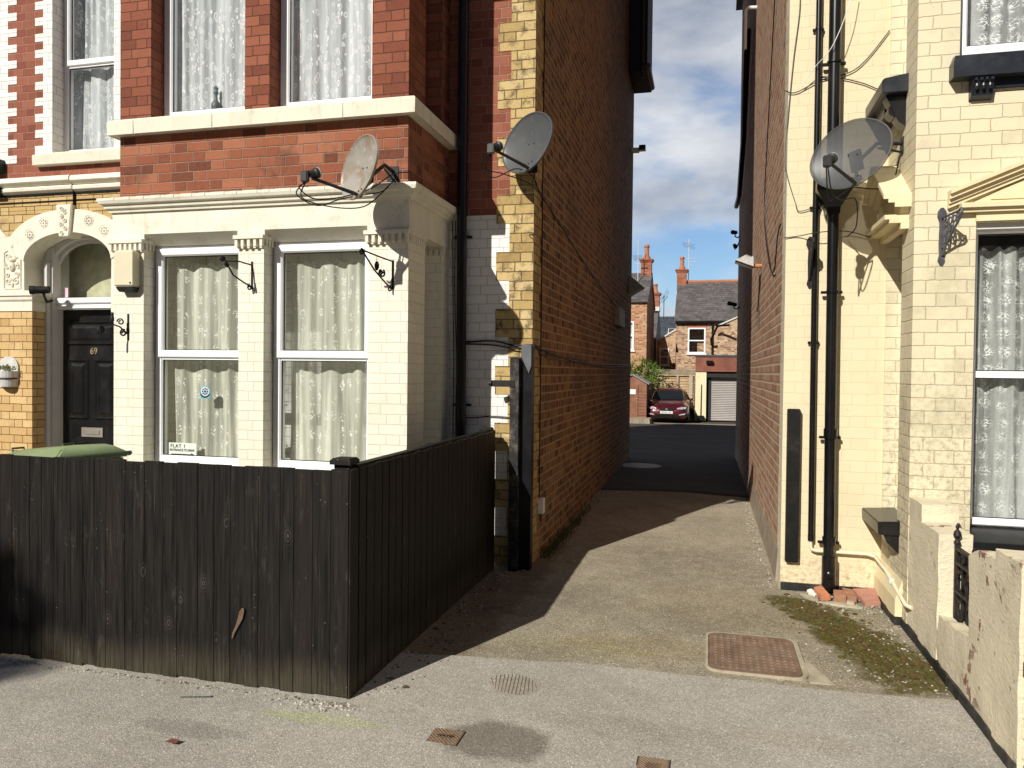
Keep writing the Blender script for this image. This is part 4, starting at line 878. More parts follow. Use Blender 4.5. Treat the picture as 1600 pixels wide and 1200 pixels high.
for k in range(10):
    z = .08+k*.085; mb.box(WX-.0, 1.61, 3.5895+.003*math.sin(k*5), 3.6, z+.008, z+.078)
mb.build('pier_courses', m_render, BW, bevel=.008)
mb = MB(); mb.loft([[(WX-.014+.004*noise.noise(Vector((y*5, 3, 0)))-(.012 if y < 3.9 else 0), y, -.03), (WX+.02, y, -.03), (WX+.02, y, .055+wob(y, 4)*1.6), (WX-.011-(.012 if y < 3.9 else 0), y, .055+wob(y, 4)*1.6)] for y in [3.6+k*.08 for k in range(26)]])
mb.build('bitumen_foot', m_tar, BW)
# iron panel in the gap
IG = thing('iron_gate', 'small ornate black cast iron gate set in the gap of the low yellow wall', 'gate', (1.38, 4.55, .35))
GX = 1.375
mb = MB()
for y in (4.32, 4.80): mb.box(GX-.012, GX+.012, y-.012, y+.012, .26, .73)
for z in (.30, .46, .62, .70): mb.box(GX-.01, GX+.01, 4.332, 4.788, z, z+.018)
mb.build('frame', m_iron, IG)
for y in (4.80,):
    mb = MB(); mb.lathe([(.012, 0), (.02, .01), (.008, .03), (.022, .05), (.018, .07), (.006, .085), (.012, .1), (.002, .12)], (GX, y, .73), n=10); mb.build('finial', m_iron, IG, smooth=True)
mb = MB()
for k in range(1, 5): y = 4.32+k*.096; mb.tube([(GX, y, .28), (GX, y, .71)], .006, 6)
mb.T = None
mb.T = lambda x, y, z: (x, y, z)
for (cy, cz, r) in ((4.56, .54, .075), (4.56, .54, .045), (4.42, .38, .05), (4.56, .38, .05), (4.70, .38, .05), (4.40, .54, .05), (4.72, .54, .05), (4.44, .665, .02), (4.56, .665, .02), (4.68, .665, .02), (4.50, .745, .022), (4.40, .745, .02)):
    mb.tube([(GX-.004, cy+r*math.cos(a*.3927), cz+r*math.sin(a*.3927)) for a in range(17)], .0065, 5)
mb.build('scroll_panel', m_iron, IG, smooth=True)
mb = MB(); mb.box(GX+.03, GX+.04, 4.29, 4.82, .2, .69); mb.build('backing_sheet', m_blackmatt, IG)

# ---------------------------------------------------------------- pipes
def pipe_run(t, pts, r, mat, collars=(), clips=(), name='pipe', off=(0, 1, 0)):
    mb = MB(); mb.tube(pts, r, 14); p = mb.build(name, mat, t, smooth=True)
    for c in collars:
        mb = MB(); mb.tube([(c[0], c[1], c[2]-.03), (c[0], c[1], c[2]+.03)], r*1.22, 14); mb.build('collar', mat, t, smooth=True)
    for c in clips:
        mb = MB(); mb.tube([(c[0], c[1], c[2]-.008), (c[0], c[1], c[2]+.008)], r*1.25, 12); mb.box(c[0]-r*1.9, c[0]+r*1.9, c[1]+r*.6, c[1]+r*1.05, c[2]-.01, c[2]+.01); mb.build('clip', mat, t, smooth=True)
    return p
t = thing('soil_pipe', 'thick black cast iron drainpipe with hopper on the pale yellow wall', 'drainpipe', (.92, 6.18, 0))
py0 = 6.215
pipe_run(t, [(.885, py0, 9.2), (.885, py0, 3.12)], .044, m_blackpipe, [(.885, py0, 5.9)], [(.885, py0, 4.02)])
pipe_run(t, [(.895, py0, 2.90), (.90, py0, 1.4), (.908, py0, .04)], .040, m_blackpipe, [(.903, py0, 1.24), (.907, py0, .42)], [(.898, py0, 2.3), (.903, py0, 1.2), (.907, py0, .40)])
mb = MB(); mb.loft([[(.89-w, py0-d, z), (.89+w, py0-d, z), (.89+w, py0+.07, z), (.89-w, py0+.07, z)] for w, d, z in ((.045, .045, 2.88), (.05, .05, 2.93), (.11, .085, 3.03), (.125, .1, 3.05), (.125, .1, 3.12), (.115, .09, 3.125))]); mb.build('hopper', m_blackpipe, t, bevel=.004)
mb = MB(); rr = random.Random(2)
for i in range(40): mb.ball((.88+rr.uniform(-.1, .2), py0-.03+rr.uniform(-.05, .03), 3.12+rr.uniform(-.0, .03)), rr.uniform(.012, .03), None, rr.uniform(.008, .018), 6)
mb.build('moss_growth', plain('black_moss', (.025, .02, .012), .95, var=.5, scale=60.), t)
mb = MB(); mb.tube([(.908, py0, .30), (.908, py0-.0, .06)], .05, 14); mb.lathe([(.02, 0), (.028, .01), (.03, .03), (.02, .038)], (.908, py0-.03, .17), (0, -1, .0), 12); mb.build('shoe', m_blackpipe, t, smooth=True)
t = thing('narrow_pipe', 'thin black and white waste pipe left of the thick drainpipe', 'pipe', (.785, 6.25, .3))
pipe_run(t, [(.775, 6.262, 9.2), (.775, 6.262, 2.6), (.783, 6.262, .41)], .0215, m_blackpipe, [], [(.775, 6.262, 4.3), (.775, 6.262, 2.95), (.779, 6.262, 1.92)])
mb = MB(); mb.tube([(.783, 6.265, .43), (.783, 6.265, .36), (.79, 6.265, .335), (.82, 6.265, .325), (1.18, 6.262, .325), (1.235, 6.24, .315), (1.262, 6.0, .27), (1.262, 5.42, .19), (1.29, 5.385, .185)], .0135, 10); mb.build('white_run', plain('cream_pipe', (.75, .68, .5), .45, var=.05, dirt=(.4, .34, .24, .4)), t, smooth=True)
mb = MB(); mb.tube([(.783, 6.265, .40), (.783, 6.265, .45)], .023, 10); mb.build('joint', m_iron, t, smooth=True)
mb = MB(); mb.tube([(1.262, 5.83, .247), (1.262, 5.80, .243)], .02, 10); mb.build('joint', m_white_p, t, smooth=True)
t = thing('downpipe', 'glossy black downpipe on the white painted wall by the cream bay', 'drainpipe', (-2.09, 6.33, 0))
pipe_run(t, [(-2.075, 6.325, 9.2), (-2.075, 6.325, 3.06), (-2.06, 6.325, .0)], .043, m_blackpipe, [(-2.075, 6.325, 4.9)], [(-2.074, 6.325, 2.83), (-2.068, 6.325, 1.38)])

# black painted timber board
mb = MB(); mb.cham(.598, .693, YR-.05, YR+.02, .225, 1.41, .008); o = mb.build('wall_post', m_blackmatt, loc=(.645, YR, .225)); tag(o, 'upright black painted timber board fixed to the left edge of the yellow wall', 'post')

# ---------------------------------------------------------------- cables
def cable(name, label, pts, r=.004, mat=None, sub=6):
    P = [Vector(p) for p in pts]; q = []
    for i in range(len(P)-1):
        a, b, c, d_ = P[max(i-1, 0)], P[i], P[i+1], P[min(i+2, len(P)-1)]
        for k in range(sub):
            t = k/sub; q.append(.5*((2*b)+(c-a)*t+(2*a-5*b+4*c-d_)*t*t+(3*b-a-3*c+d_)*t**3))
    q.append(P[-1]); mb = MB(); mb.tube(q, r, 5)
    o = mb.build(name, mat or m_cable, smooth=True, loc=P[0]); return tag(o, label, 'cable')
cable('cable', 'black cable sagging from the downpipe round the corner and along the brown brick wall', [(-2.1, 6.372, 1.92), (-1.8, 6.36, 1.935), (-1.6, 6.35, 1.895), (-1.44, 6.36, 1.90), (-1.435, 6.8, 1.865), (-1.44, 8.5, 1.79), (-1.445, 11, 1.78), (-1.445, 14.9, 1.83)], .0075)
cable('cable', 'thinner black cable twisted below the one along the brown brick wall', [(-2.1, 6.375, 1.91), (-1.8, 6.37, 1.90), (-1.6, 6.35, 1.87), (-1.43, 6.36, 1.885), (-1.43, 6.9, 1.80), (-1.44, 8.5, 1.82), (-1.445, 11, 1.75), (-1.445, 14.9, 1.80)], .006)
cable('cable', 'low black cable stapled between the downpipe and the old gate', [(-2.1, 6.372, 1.27), (-1.95, 6.375, 1.27), (-1.8, 6.372, 1.285), (-1.6, 6.37, 1.275)], .005)
cable('cable', 'thin vertical cable down the brown side wall to the white junction box', [(-1.452, 6.72, 5.6), (-1.452, 6.72, 3.), (-1.452, 6.72, 1.4), (-1.452, 6.72, .54)], .006)
cable('cable', 'long dark cable slanting down the brown wall from the grey dish', [(-1.4, 6.15, 3.3), (-1.445, 6.5, 3.25), (-1.45, 7.5, 3.15), (-1.45, 10, 2.9), (-1.45, 14.5, 2.62)], .006)
for i, dx in enumerate((-.03, -.055, -.09)):
    cable('cable', ('wall cable hugging the left side of the black downpipe', 'slack middle cable between the bay and the black downpipe', 'grey cable closest to the return of the cream bay')[i], [(-2.12+dx, 6.375, 2.98), (-2.12+dx+.01*math.sin(i*2), 6.37, 2.4), (-2.10+dx, 6.375, 1.8), (-2.11+dx+.012, 6.37, 1.4), (-2.10+dx, 6.375, .9)], .004, m_cable if i < 2 else m_frameG)
cable('cable', 'pale painted cable curving down the left edge of the yellow wall', [(.62, 6.285, 4.75), (.64, 6.285, 4.5), (.60, 6.285, 4.1), (.57, 6.285, 3.7), (.55, 6.285, 3.35), (.57, 6.285, 3.2), (.63, 6.285, 3.0), (.66, 6.285, 2.93), (.78, 6.285, 2.96)], .0035, m_grey_iron)
cable('cable', 'thin black cable running right across the upper yellow wall', [(.545, 6.285, 3.86), (.62, 6.285, 3.84), (.8, 6.285, 3.92), (1.0, 6.285, 3.96), (1.12, 6.285, 4.05), (1.275, 6.285, 4.25)], .004)
cable('cable', 'second black cable drooping right across the upper yellow wall', [(.8, 6.285, 3.94), (.95, 6.285, 3.92), (1.1, 6.285, 3.87), (1.2, 6.285, 3.82), (1.27, 6.285, 3.80)], .004)
cable('cable', 'loose white wire looping over the two black pipes', [(.66, 6.27, 3.87), (.75, 6.22, 4.0), (.85, 6.14, 4.1), (.95, 6.14, 4.35), (1.0, 6.15, 4.6)], .003, m_white_p)
cable('cable', 'short cable dropping from the hopper across to the pediment', [(.55, 6.285, 2.73), (.66, 6.285, 2.74), (.8, 6.2, 2.75), (1.0, 6.26, 2.76), (1.2, 6.27, 2.70)], .0035)
cable('cable', 'black cable looping down the sunlit red side wall', [(.555, 7.4, 5.6), (.555, 8.2, 4.3), (.555, 8.6, 3.4), (.555, 7.8, 2.75), (.555, 7.2, 2.6), (.555, 6.9, 2.85), (.555, 6.6, 2.9)], .006)
cable('cable', 'black cable below the white floodlight on the red side wall', [(.555, 9.2, 2.8), (.555, 9.35, 2.5), (.555, 9.3, 2.2)], .008)

# ---------------------------------------------------------------- satellite dishes
def dish_mat(name, col, rust=0., mesh=0.):
    m, nt = newmat(name); p = POS(nt)
    c = MIX(nt, MR(nt, NOISE(nt, p, 5., 6), .35, .7), tuple(k*.93 for k in col), col)
    if rust:
        rn = MR(nt, NOISE(nt, p, 5.5, 7, .65, .4), .44, .6); c = MIX(nt, MT(nt, 'MULTIPLY', rn, rust), c, (.26, .18, .11))
        c = MIX(nt, MT(nt, 'MULTIPLY', MR(nt, NOISE(nt, p, 16., 5), .58, .66), rust*.7), c, (.55, .52, .48))
    b = N(nt, 'BsdfPrincipled', None, Base_Color=c, Roughness=.45, Metallic=.1)
    if mesh:
        hole = MR(nt, VOR(nt, p, 260., rnd=.0), .3, .4)
        tr = N(nt, 'BsdfTransparent'); f = MT(nt, 'ADD', MT(nt, 'MULTIPLY', hole, .35), .36)
        b = N(nt, 'MixShader', None, [f, tr, b])
    N(nt, 'OutputMaterial', None, [b]); return m
m_lnb = plain('dark_grey_plastic', (.03, .032, .034), .45, var=.2, dirt=(.15, .14, .12, .3))
m_lnbg = plain('light_grey_plastic', (.4, .4, .4), .45, var=.1)
def dish(label, C, nrm, roll, mat, wallpt, wdir, W=.285, H=.228, cab=()):
    """C centre of the reflector; nrm the way it faces; wallpt where the bracket meets the wall (normal wdir)"""
    t = thing('satellite_dish', label, 'satellite dish', wallpt, 'satellite dishes on the house walls')
    n = Vector(nrm).normalized(); rr_ = n.cross(Vector((0, 0, 1))).normalized(); uu_ = rr_.cross(n); cr, sr = math.cos(roll), math.sin(roll)
    ax = rr_*cr+uu_*sr; ay = -rr_*sr+uu_*cr; C = Vector(C)
    def Q(a, b, c): return tuple(C+ax*a+ay*b+n*c)
    mb = MB(); rings = []; nn = 48
    dep = .055
    def ring(k, off, g=1.): return [Q(W*k*math.cos(q*2*math.pi/nn), H*k*math.sin(q*2*math.pi/nn)*(1-.04*math.cos(q*4*math.pi/nn)), dep*(k*k-1)+off) for q in range(nn)]
    rings = [ring(k, 0) for k in (.02, .2, .4, .6, .8, .92, .985)]+[ring(1.0, .004), ring(1.03, .0), ring(1.03, -.016), ring(1.0, -.012)]+[ring(k, -.006) for k in (.97, .9, .7, .45, .2, .02)]
    mb.loft(rings); mb.build('reflector', mat, t, smooth=True)
    mb = MB()
    for a, b in ((-.03, .0), (.03, .02), (-.02, -.17), (.02, -.17)): mb.ball(Q(a, b, dep*((a/W)**2+(b/H)**2-1)+.003), .006, None, None, 6)
    mb.build('bolt', m_iron, t, smooth=True)
    L = Vector(Q(0, -.16, .34)); A0 = Vector(Q(0, -H*.98, .0)); 
    mb = MB(); mb.tube([Q(0, -.12, -.06), Q(0, -H*1.02, -.02), tuple(A0+n*.03), tuple((A0+L)/2+Vector((0, 0, -.015))), tuple(L+Vector((0, 0, -.03)))], [.012, .014, .014, .012, .012], 8); mb.build('arm', m_lnb, t, smooth=True)
    tgt = (C-L).normalized()
    mb = MB(); mb.lathe([(.03, .05), (.036, .045), (.036, .02), (.026, .012), (.026, -.01), (.024, -.03)], L, tgt, 14); l_ = mb.build('feed_horn', m_lnb, t, smooth=True)
    mb = MB(); mb.lathe([(.034, .052), (.036, .0505), (.038, .046), (.036, .042)], L, tgt, 14); mb.build('horn_ring', m_lnbg, l_, smooth=True)
    B = L-tgt*.055; mb = MB(); mb.box(B.x-.026, B.x+.026, B.y-.02, B.y+.02, B.z-.05, B.z+.025); mb.build('receiver', m_lnb, t, bevel=.006)
    wd = Vector(wdir); wp = Vector(wallpt); sd = wd.cross(Vector((0, 0, 1))).normalized()
    mb = MB(); corners = [wp+sd*a+Vector((0, 0, b)) for a, b in ((-.045, -.06), (.045, -.06), (.045, .06), (-.045, .06))]
    mb.loft([[tuple(c) for c in corners], [tuple(c+wd*.006) for c in corners]])
    K = Vector(Q(0, -.03, -.105))
    mid = wp+wd*min(.16, (K-wp).dot(wd)*.8)
    mb.tube([tuple(wp+Vector((0, 0, .02))), tuple(mid+Vector((0, 0, .03))), tuple(K)], .014, 8); mb.tube([tuple(wp+Vector((0, 0, -.04))), tuple(mid+Vector((0, 0, .0)))], .008, 6)
    mb.build('bracket', m_iron, t, smooth=False)
    mb = MB(); 
    c4 = [Q(-.04, -.1, -.1), Q(.04, -.1, -.1), Q(.045, .05, -.1), Q(-.045, .05, -.1)]; mb.loft([c4, [tuple(Vector(c)+n*.022) for c in c4]]); mb.build('back_plate', m_iron, t)
    for i, g in enumerate(cab):
        P = [B+Vector((.01*(i-.5), 0, -.05))]+[Vector(p) for p in g]
        q = []
        for j in range(len(P)-1):
            a, b, c, d_ = P[max(j-1, 0)], P[j], P[j+1], P[min(j+2, len(P)-1)]
            for k in range(6):
                s = k/6; q.append(.5*((2*b)+(c-a)*s+(2*a-5*b+4*c-d_)*s*s+(3*b-a-3*c+d_)*s**3))
        q.append(P[-1]); mb = MB(); mb.tube(q, .0045, 5); mb.build('lead', m_cable, t, smooth=True)
    return t
ND = (-.56, -.815, .13)
m_d1 = dish_mat('rusty_dish', (.36, .34, .3), .7); m_d2 = dish_mat('grey_dish', (.09, .098, .105), .08); m_d3 = dish_mat('perforated_dish', (.11, .115, .12), 0., 1.)
dish('rust stained satellite dish mounted above the cream bay cornice', (-2.405, 4.99, 3.10), (-.61, -.785, .13), R(-12), m_d1, (-2.34, YB, 3.16), (0, -1, 0), W=.265, H=.212,
     cab=[[(-2.72, 4.7, 2.86), (-2.62, 4.8, 2.80), (-2.5, 4.93, 2.87), (-2.42, 5.1, 2.93), (-2.36, 5.3, 3.0), (-2.33, 5.43, 3.1)], [(-2.69, 4.72, 2.84), (-2.55, 4.85, 2.80), (-2.42, 5.05, 2.83), (-2.36, 5.2, 2.93), (-2.3, 5.42, 3.13)], [(-2.7, 4.7, 2.9), (-2.6, 4.8, 2.84), (-2.4, 5.1, 2.96), (-2.28, 5.3, 3.12), (-2.2, 5.45, 3.17)]])
dish('plain grey satellite dish on the yellow quoins at the corner of the alley', (-1.445, 6.06, 3.52), ND, R(-14), m_d2, (-1.47, YA-.008, 3.42), (0, -1, 0),
     cab=[[(-1.74, 5.78, 3.28), (-1.66, 5.85, 3.2), (-1.52, 6.0, 3.3), (-1.44, 6.2, 3.3), (-1.42, 6.36, 3.25)], [(-1.71, 5.8, 3.26), (-1.6, 5.9, 3.24), (-1.45, 6.15, 3.22), (-1.42, 6.4, 3.2)]])
dish('semi-transparent dark perforated satellite dish reaching out from the bay of the yellow house', (.935, 5.80, 3.22), ND, R(-14), m_d3, (XB, 5.87, 3.27), (-1, 0, 0),
     cab=[[(.76, 5.5, 2.86), (.82, 5.6, 2.87), (.95, 5.75, 2.97), (1.1, 5.85, 2.98), (1.22, 5.87, 3.0), (1.27, 5.87, 3.2)], [(.78, 5.5, 2.9), (.85, 5.6, 2.86), (.98, 5.8, 2.9), (1.02, 6.0, 2.75), (1.0, 6.26, 2.72)]])

# ---------------------------------------------------------------- wall fittings, left
def plate_bracket(label, wp, arm, scrolls, mat, group=None, name='hanging_bracket', r=.0065):
    t = thing(name, label, 'bracket', wp, group); x, y, z = wp
    mb = MB(); mb.box(x-.008, x+.008, y-.006, y, z-.11, z+.11); mb.build('wall_bar', mat, t)
    mb = MB()
    for g in arm: mb.tube(g, r, 6)
    mb.build('arm', mat, t, smooth=True)
    mb = MB()
    for (c, rr, a0, turns, fl, th) in scrolls:
        pts = []
        dv = Vector((c[0]-x, c[1]-y, 0)); dv = dv.normalized() if dv.length > .01 else Vector((0, -1, 0))
        for i in range(18):
            s = i/17; a = a0+fl*s*turns*6.28; q = rr*(1-.72*s); pts.append((c[0]+dv.x*q*math.cos(a), c[1]+dv.y*q*math.cos(a), c[2]+q*math.sin(a)))
        mb.tube(pts, th, 6)
    mb.build('scroll', mat, t, smooth=True); return t
gb = 'hanging basket brackets on the cream bay'
wy = YB
plate_bracket('bare wrought iron bracket with a knobbly hook between the two cream bay windows', (-3.545, wy, 2.42),
    [[(-3.545, wy-.006, 2.50), (-3.58, wy-.12, 2.515), (-3.62, wy-.24, 2.50)], [(-3.545, wy-.006, 2.33), (-3.56, wy-.06, 2.345), (-3.6, wy-.17, 2.40), (-3.62, wy-.24, 2.50)]],
    [((-3.63, wy-.27, 2.52), .025, 2.5, 1.2, 1, .008), ((-3.61, wy-.24, 2.47), .02, 0, 1.3, 1, .007), ((-3.548, wy-.03, 2.32), .025, 1.5, 1.2, -1, .006)], m_iron, gb)
t = plate_bracket('wrought iron bracket hung with small oval chimes on the right pier of the cream bay', (-2.335, wy, 2.40),
    [[(-2.335, wy-.006, 2.50), (-2.39, wy-.14, 2.52), (-2.46, wy-.28, 2.55)], [(-2.46, wy-.28, 2.55), (-2.42, wy-.15, 2.42), (-2.37, wy-.05, 2.33), (-2.335, wy-.006, 2.29)]],
    [((-2.46, wy-.29, 2.535), .022, 1.57, 1.3, 1, .008), ((-2.345, wy-.03, 2.29), .022, 2, 1.2, -1, .006), ((-2.38, wy-.1, 2.40), .03, 2, 1.2, 1, .007)], m_iron, gb)
mb = MB(); mb.tube([(-2.40, wy-.15, 2.52), (-2.40, wy-.15, 2.48)], .002, 5); mb.ball((-2.40, wy-.15, 2.45), .02, .01, .036, 10); mb.ball((-2.385, wy-.12, 2.40), .018, .01, .03, 8); mb.build('chime', m_iron, t, smooth=True)
t = plate_bracket('wrought iron bracket with an owl silhouette beside the black door', (-4.715, wy, 2.01),
    [[(-4.715, wy-.006, 1.95), (-4.74, wy-.07, 2.01), (-4.77, wy-.13, 2.03), (-4.81, wy-.2, 2.0)]],
    [((-4.81, wy-.2, 1.975), .035, 1.2, 1.5, 1, .008), ((-4.73, wy-.04, 1.96), .03, 2, 1.4, -1, .007), ((-4.74, wy-.06, 2.05), .03, 0, 1.3, 1, .006)], m_iron, gb)
mb = MB(); mb.ball((-4.77, wy-.12, 2.07), .018, .015, .036, 10); mb.ball((-4.77, wy-.12, 2.112), .015, .014, .015, 8)
for s in (-1, 1): mb.add([(-4.77+s*.004, wy-.12, 2.12), (-4.77+s*.014, wy-.12, 2.12), (-4.77+s*.012, wy-.12, 2.137), (-4.77+s*.009, wy-.125, 2.12)], [(0, 1, 2), (0, 2, 3), (1, 3, 2), (0, 3, 1)])
mb.build('owl', m_iron, t, smooth=True)
t = thing('alarm_box', 'cream plastic alarm box high on the left pier of the cream bay', 'alarm box', (-4.69, YB, 2.31))
mb = MB(); mb.cham(-4.78, -4.60, YB-.09, YB-.001, 2.34, 2.64, .015); mb.build('cover', m_beige, t)
mb = MB(); mb.loft([[(-4.775, YB-.08, 2.339), (-4.605, YB-.08, 2.339), (-4.605, YB-.002, 2.339), (-4.775, YB-.002, 2.339)], [(-4.755, YB-.06, 2.30), (-4.625, YB-.06, 2.30), (-4.625, YB-.002, 2.30), (-4.755, YB-.002, 2.30)]]); mb.build('base', m_lnb, t)
mb = MB(); mb.lathe([(.008, 0), (.008, .003)], (-4.62, YB-.0905, 2.37), (0, -1, 0), 10); mb.build('screw', m_black, t)
def camera_unit(label, p, d_, back, mat=None, name='security_camera', s=1.):
    t = thing(name, label, 'camera', back); p = Vector(p); d_ = Vector(d_).normalized(); mat = mat or m_iron; bk = Vector(back)
    mb = MB(); mb.lathe([(.02*s, -.07*s), (.032*s, -.06*s), (.034*s, .05*s), (.038*s, .052*s), (.038*s, .09*s), (.03*s, .09*s), (.028*s, .07*s)], p, d_, 16); mb.build('housing', mat, t, smooth=True)
    mb = MB(); mb.tube([tuple(p-d_*.02-Vector((0, 0, .03*s))), tuple(p-d_*.03-Vector((0, 0, .07*s))), tuple((p+bk)/2-Vector((0, 0, .06*s))), tuple(bk)], .011*s, 8); mb.build('bracket', mat, t, smooth=True)
    return t
t = camera_unit('black bullet camera on a swivel bracket beside the arch of the black door', (-6.585, 6.40, 2.45), (-.80, -.58, -.06), (-6.645, 6.6, 2.36), s=1.15)
# planter
t = thing('wall_planter', 'half round whitewashed wooden wall planter with trailing plants on the ochre brick pier', 'planter', (-6.97, YA, 1.45))
m_ww = plain('whitewashed_wood', (.62, .62, .6), .7, var=.12, scale=9., bump=.3, dirt=(.35, .3, .25, .5))
mb = MB(); mb.prism([(-7.1+.02, 1.46)]+[(-6.975+.125*math.cos(R(180-k*15)), 1.66+.11*math.sin(R(180-k*15))) for k in range(13)]+[(-6.87, 1.46)], YA-.018, YA-.001); mb.build('back_board', m_ww, t)
mb = MB(); mb.loft([[(-6.975+r*math.cos(a*math.pi/12), YA-.018-r*.9*math.sin(a*math.pi/12), z) for a in range(13)] for r, z in ((.095, 1.46), (.125, 1.62))]); mb.build('tub', m_ww, t)
mb = MB(); mb.tube([(-6.975+.113*math.cos(a*math.pi/12), YA-.018-.102*math.sin(a*math.pi/12), 1.545) for a in range(13)], .008, 6); mb.build('hoop', m_iron, t)
mb = MB(); rr = random.Random(8)
for i in range(260):
    a = rr.uniform(0, math.pi); q = rr.uniform(0, .13); c = Vector((-6.975+q*math.cos(a), YA-.02-q*math.sin(a), 1.635+rr.uniform(0, .05)*(1-q*4))); v = Vector((rr.uniform(-1, 1), rr.uniform(-1, .4), rr.uniform(-.2, 1))).normalized()*rr.uniform(.012, .024); w = v.orthogonal().normalized()*.006
    mb.add([tuple(c-w), tuple(c+w), tuple(c+v)], [(0, 1, 2)])
mb.build('foliage', plain('pale_green_leaves', (.16, .2, .08), .7, var=.5, scale=60., dirt=(.4, .3, .2, .6)), t, fix=False)
# wheelie bin
t = thing('wheelie_bin', 'green wheelie bin with closed lid standing behind the black fence by the door', 'bin', (-4.85, 5.0, 0))
m_bin = plain('green_bin_plastic', (.24, .31, .16), .5, var=.12, scale=3., dirt=(.2, .22, .14, .5)); m_bin2 = plain('dark_green_bin_plastic', (.05, .085, .045), .5, var=.1)
a_ = R(-14); ca, sa = math.cos(a_), math.sin(a_)
TB = lambda x, y, z: (-4.86+x*ca*.9-y*sa, 4.98+x*sa+y*ca, z)
mb = MB(TB); mb.loft([[(-w, -d_, z), (w-.02, -d_, z), (w-.02, d_, z), (-w, d_, z)] for w, d_, z in ((.27, .21, .06), (.33, .26, .9), (.36, .285, .92), (.36, .285, .955))]); mb.build('body', m_bin2, t, bevel=.015)
mb = MB(TB); mb.loft([[(-.40, -.29, .957), (.38, -.29, .965), (.38, .29, .965), (-.40, .29, .957)], [(-.41, -.295, .985), (.37, -.295, 1.0), (.37, .295, 1.0), (-.41, .295, .985)], [(-.30, -.2, 1.025), (.30, -.22, 1.05), (.30, .22, 1.05), (-.30, .2, 1.025)], [(-.1, -.12, 1.045), (.25, -.15, 1.07), (.25, .15, 1.07), (-.1, .12, 1.045)]]); lid = mb.build('lid', m_bin, t, bevel=.012, smooth=True)
for s in (-1, 1):
    mb = MB(TB); mb.tube([(-.36, s*.2-.045, .99), (-.385, s*.2-.045, 1.03), (-.385, s*.2+.045, 1.03), (-.36, s*.2+.045, .99)], .009, 6); mb.build('lid_handle', m_bin2, lid, smooth=True)
mb = MB(TB); mb.tube([(.40, -.27, .99), (.43, -.27, 1.0), (.43, .27, 1.0), (.40, .27, .99)], .017, 8); mb.build('push_bar', m_bin2, t, smooth=True)
for s in (-1, 1):
    mb = MB(TB); mb.tube([(.3, s*.27-.025, .1), (.3, s*.27+.025, .1)], .1, 16); mb.build('wheel', m_black, t, smooth=True)
# window notices
m_paper = plain('white_sign_card', (.74, .76, .72), .5, var=.02)
t = thing('window_notice', 'white flat entrance notice with an arrow inside the left cream bay window', 'sign', (-4.24, 5.69, .88))
ny = YB+.13+.034
sx, sz = -4.31, .975
mb = MB(); mb.box(sx-.135, sx+.135, ny, ny+.004, sz-.062, sz+.062); mb.build('card', m_paper, t)
ft = plain('black_print', (.01, .01, .01), .6)
text_mesh('FLAT 1', .044, ft, 'lettering', t, (sx-.045, ny-.002, sz+.034), ext=.0006, space=1.15)
text_mesh('ENTRANCE TO REAR', .0285, ft, 'lettering', t, (sx-.004, ny-.002, sz+.0), ext=.0006, space=.88)
mb = MB(); mb.box(sx-.11, sx+.085, ny-.002, ny-.0005, sz-.038, sz-.032); mb.prism([(sx+.085, sz-.047), (sx+.085, sz-.023), (sx+.115, sz-.035)], ny-.002, ny-.0005); mb.build('arrow', ft, t)
t = thing('window_sticker', 'round blue and white neighbourhood sticker on the lower pane of the left bay window', 'sticker', (-4.06, ny, 1.5))
sx0, sz0 = -4.085, 1.475
mb = MB(); mb.box(sx0-.046, sx0+.046, ny-.01, ny-.009, sz0-.055, sz0-.012); mb.lathe([(.05, 0), (.05, .001)], (sx0, ny-.009, sz0), (0, -1, 0), 24); mb.build('disc', plain('sky_blue_print', (.1, .38, .5), .5, var=.05), t)
mb = MB(); mb.lathe([(.041, 0), (.041, .001)], (sx0, ny-.0105, sz0+.003), (0, -1, 0), 24); mb.build('inner_disc', plain('pale_print', (.6, .68, .68), .5), t)
mb = MB()
for k in range(8): a = k*.785; mb.lathe([(.0075, 0), (.0075, .001)], (sx0+.024*math.cos(a), ny-.012, sz0+.003+.024*math.sin(a)), (0, -1, 0), 8)
mb.lathe([(.011, 0), (.011, .001)], (sx0, ny-.012, sz0+.003), (0, -1, 0), 8); mb.build('emblem', plain('navy_print', (.03, .08, .16), .5), t)
# vase behind the upper window
t = thing('ornament', 'small dark ornament on the inner sill of the upper bay window', 'ornament', (-4.02, YB+.235, 3.80))
mb = MB(); mb.lathe([(.03, 0), (.04, .03), (.035, .06), (.015, .09), (.012, .13), (.022, .15), (.015, .17), (.02, .19), (.003, .21)], (-4.03, YB+.205, 3.83), n=12); mb.build('body', plain('grey_glaze', (.1, .12, .12), .4), t, smooth=True)

# gable side fittings
t = thing('junction_box', 'small white junction box low on the brown side wall', 'electrical box', (-1.46, 6.73, .38))
mb = MB(); mb.cham(-1.459, -1.41, 6.70, 6.78, .40, .54, .006); mb.build('cover', m_white_p, t)
mb = MB(); mb.tube([(-1.44, 6.71, .40), (-1.44, 6.71, .33), (-1.44, 6.76, .33), (-1.44, 6.76, .40)], .005, 6); mb.build('lead', m_cable, t)
t = thing('vent_cowl', 'pale grey wall box high on the far part of the brown side wall', 'vent', (-1.46, 12.9, 2.45))
mb = MB(); mb.cham(-1.459, -1.38, 12.3, 13.1, 2.42, 2.72, .01); mb.build('cover', plain('grey_plastic', (.25, .24, .22), .6), t)
t = thing('wall_light', 'tiny white light at the far end of the brown side wall', 'light', (-1.46, 14.7, 5.85))
mb = MB(); mb.box(-1.459, -1.32, 14.62, 14.72, 5.82, 5.9); mb.build('arm', m_white_p, t)
mb = MB(); mb.box(-1.32, -1.2, 14.6, 14.74, 5.85, 5.94); mb.build('lamp', m_black, t)
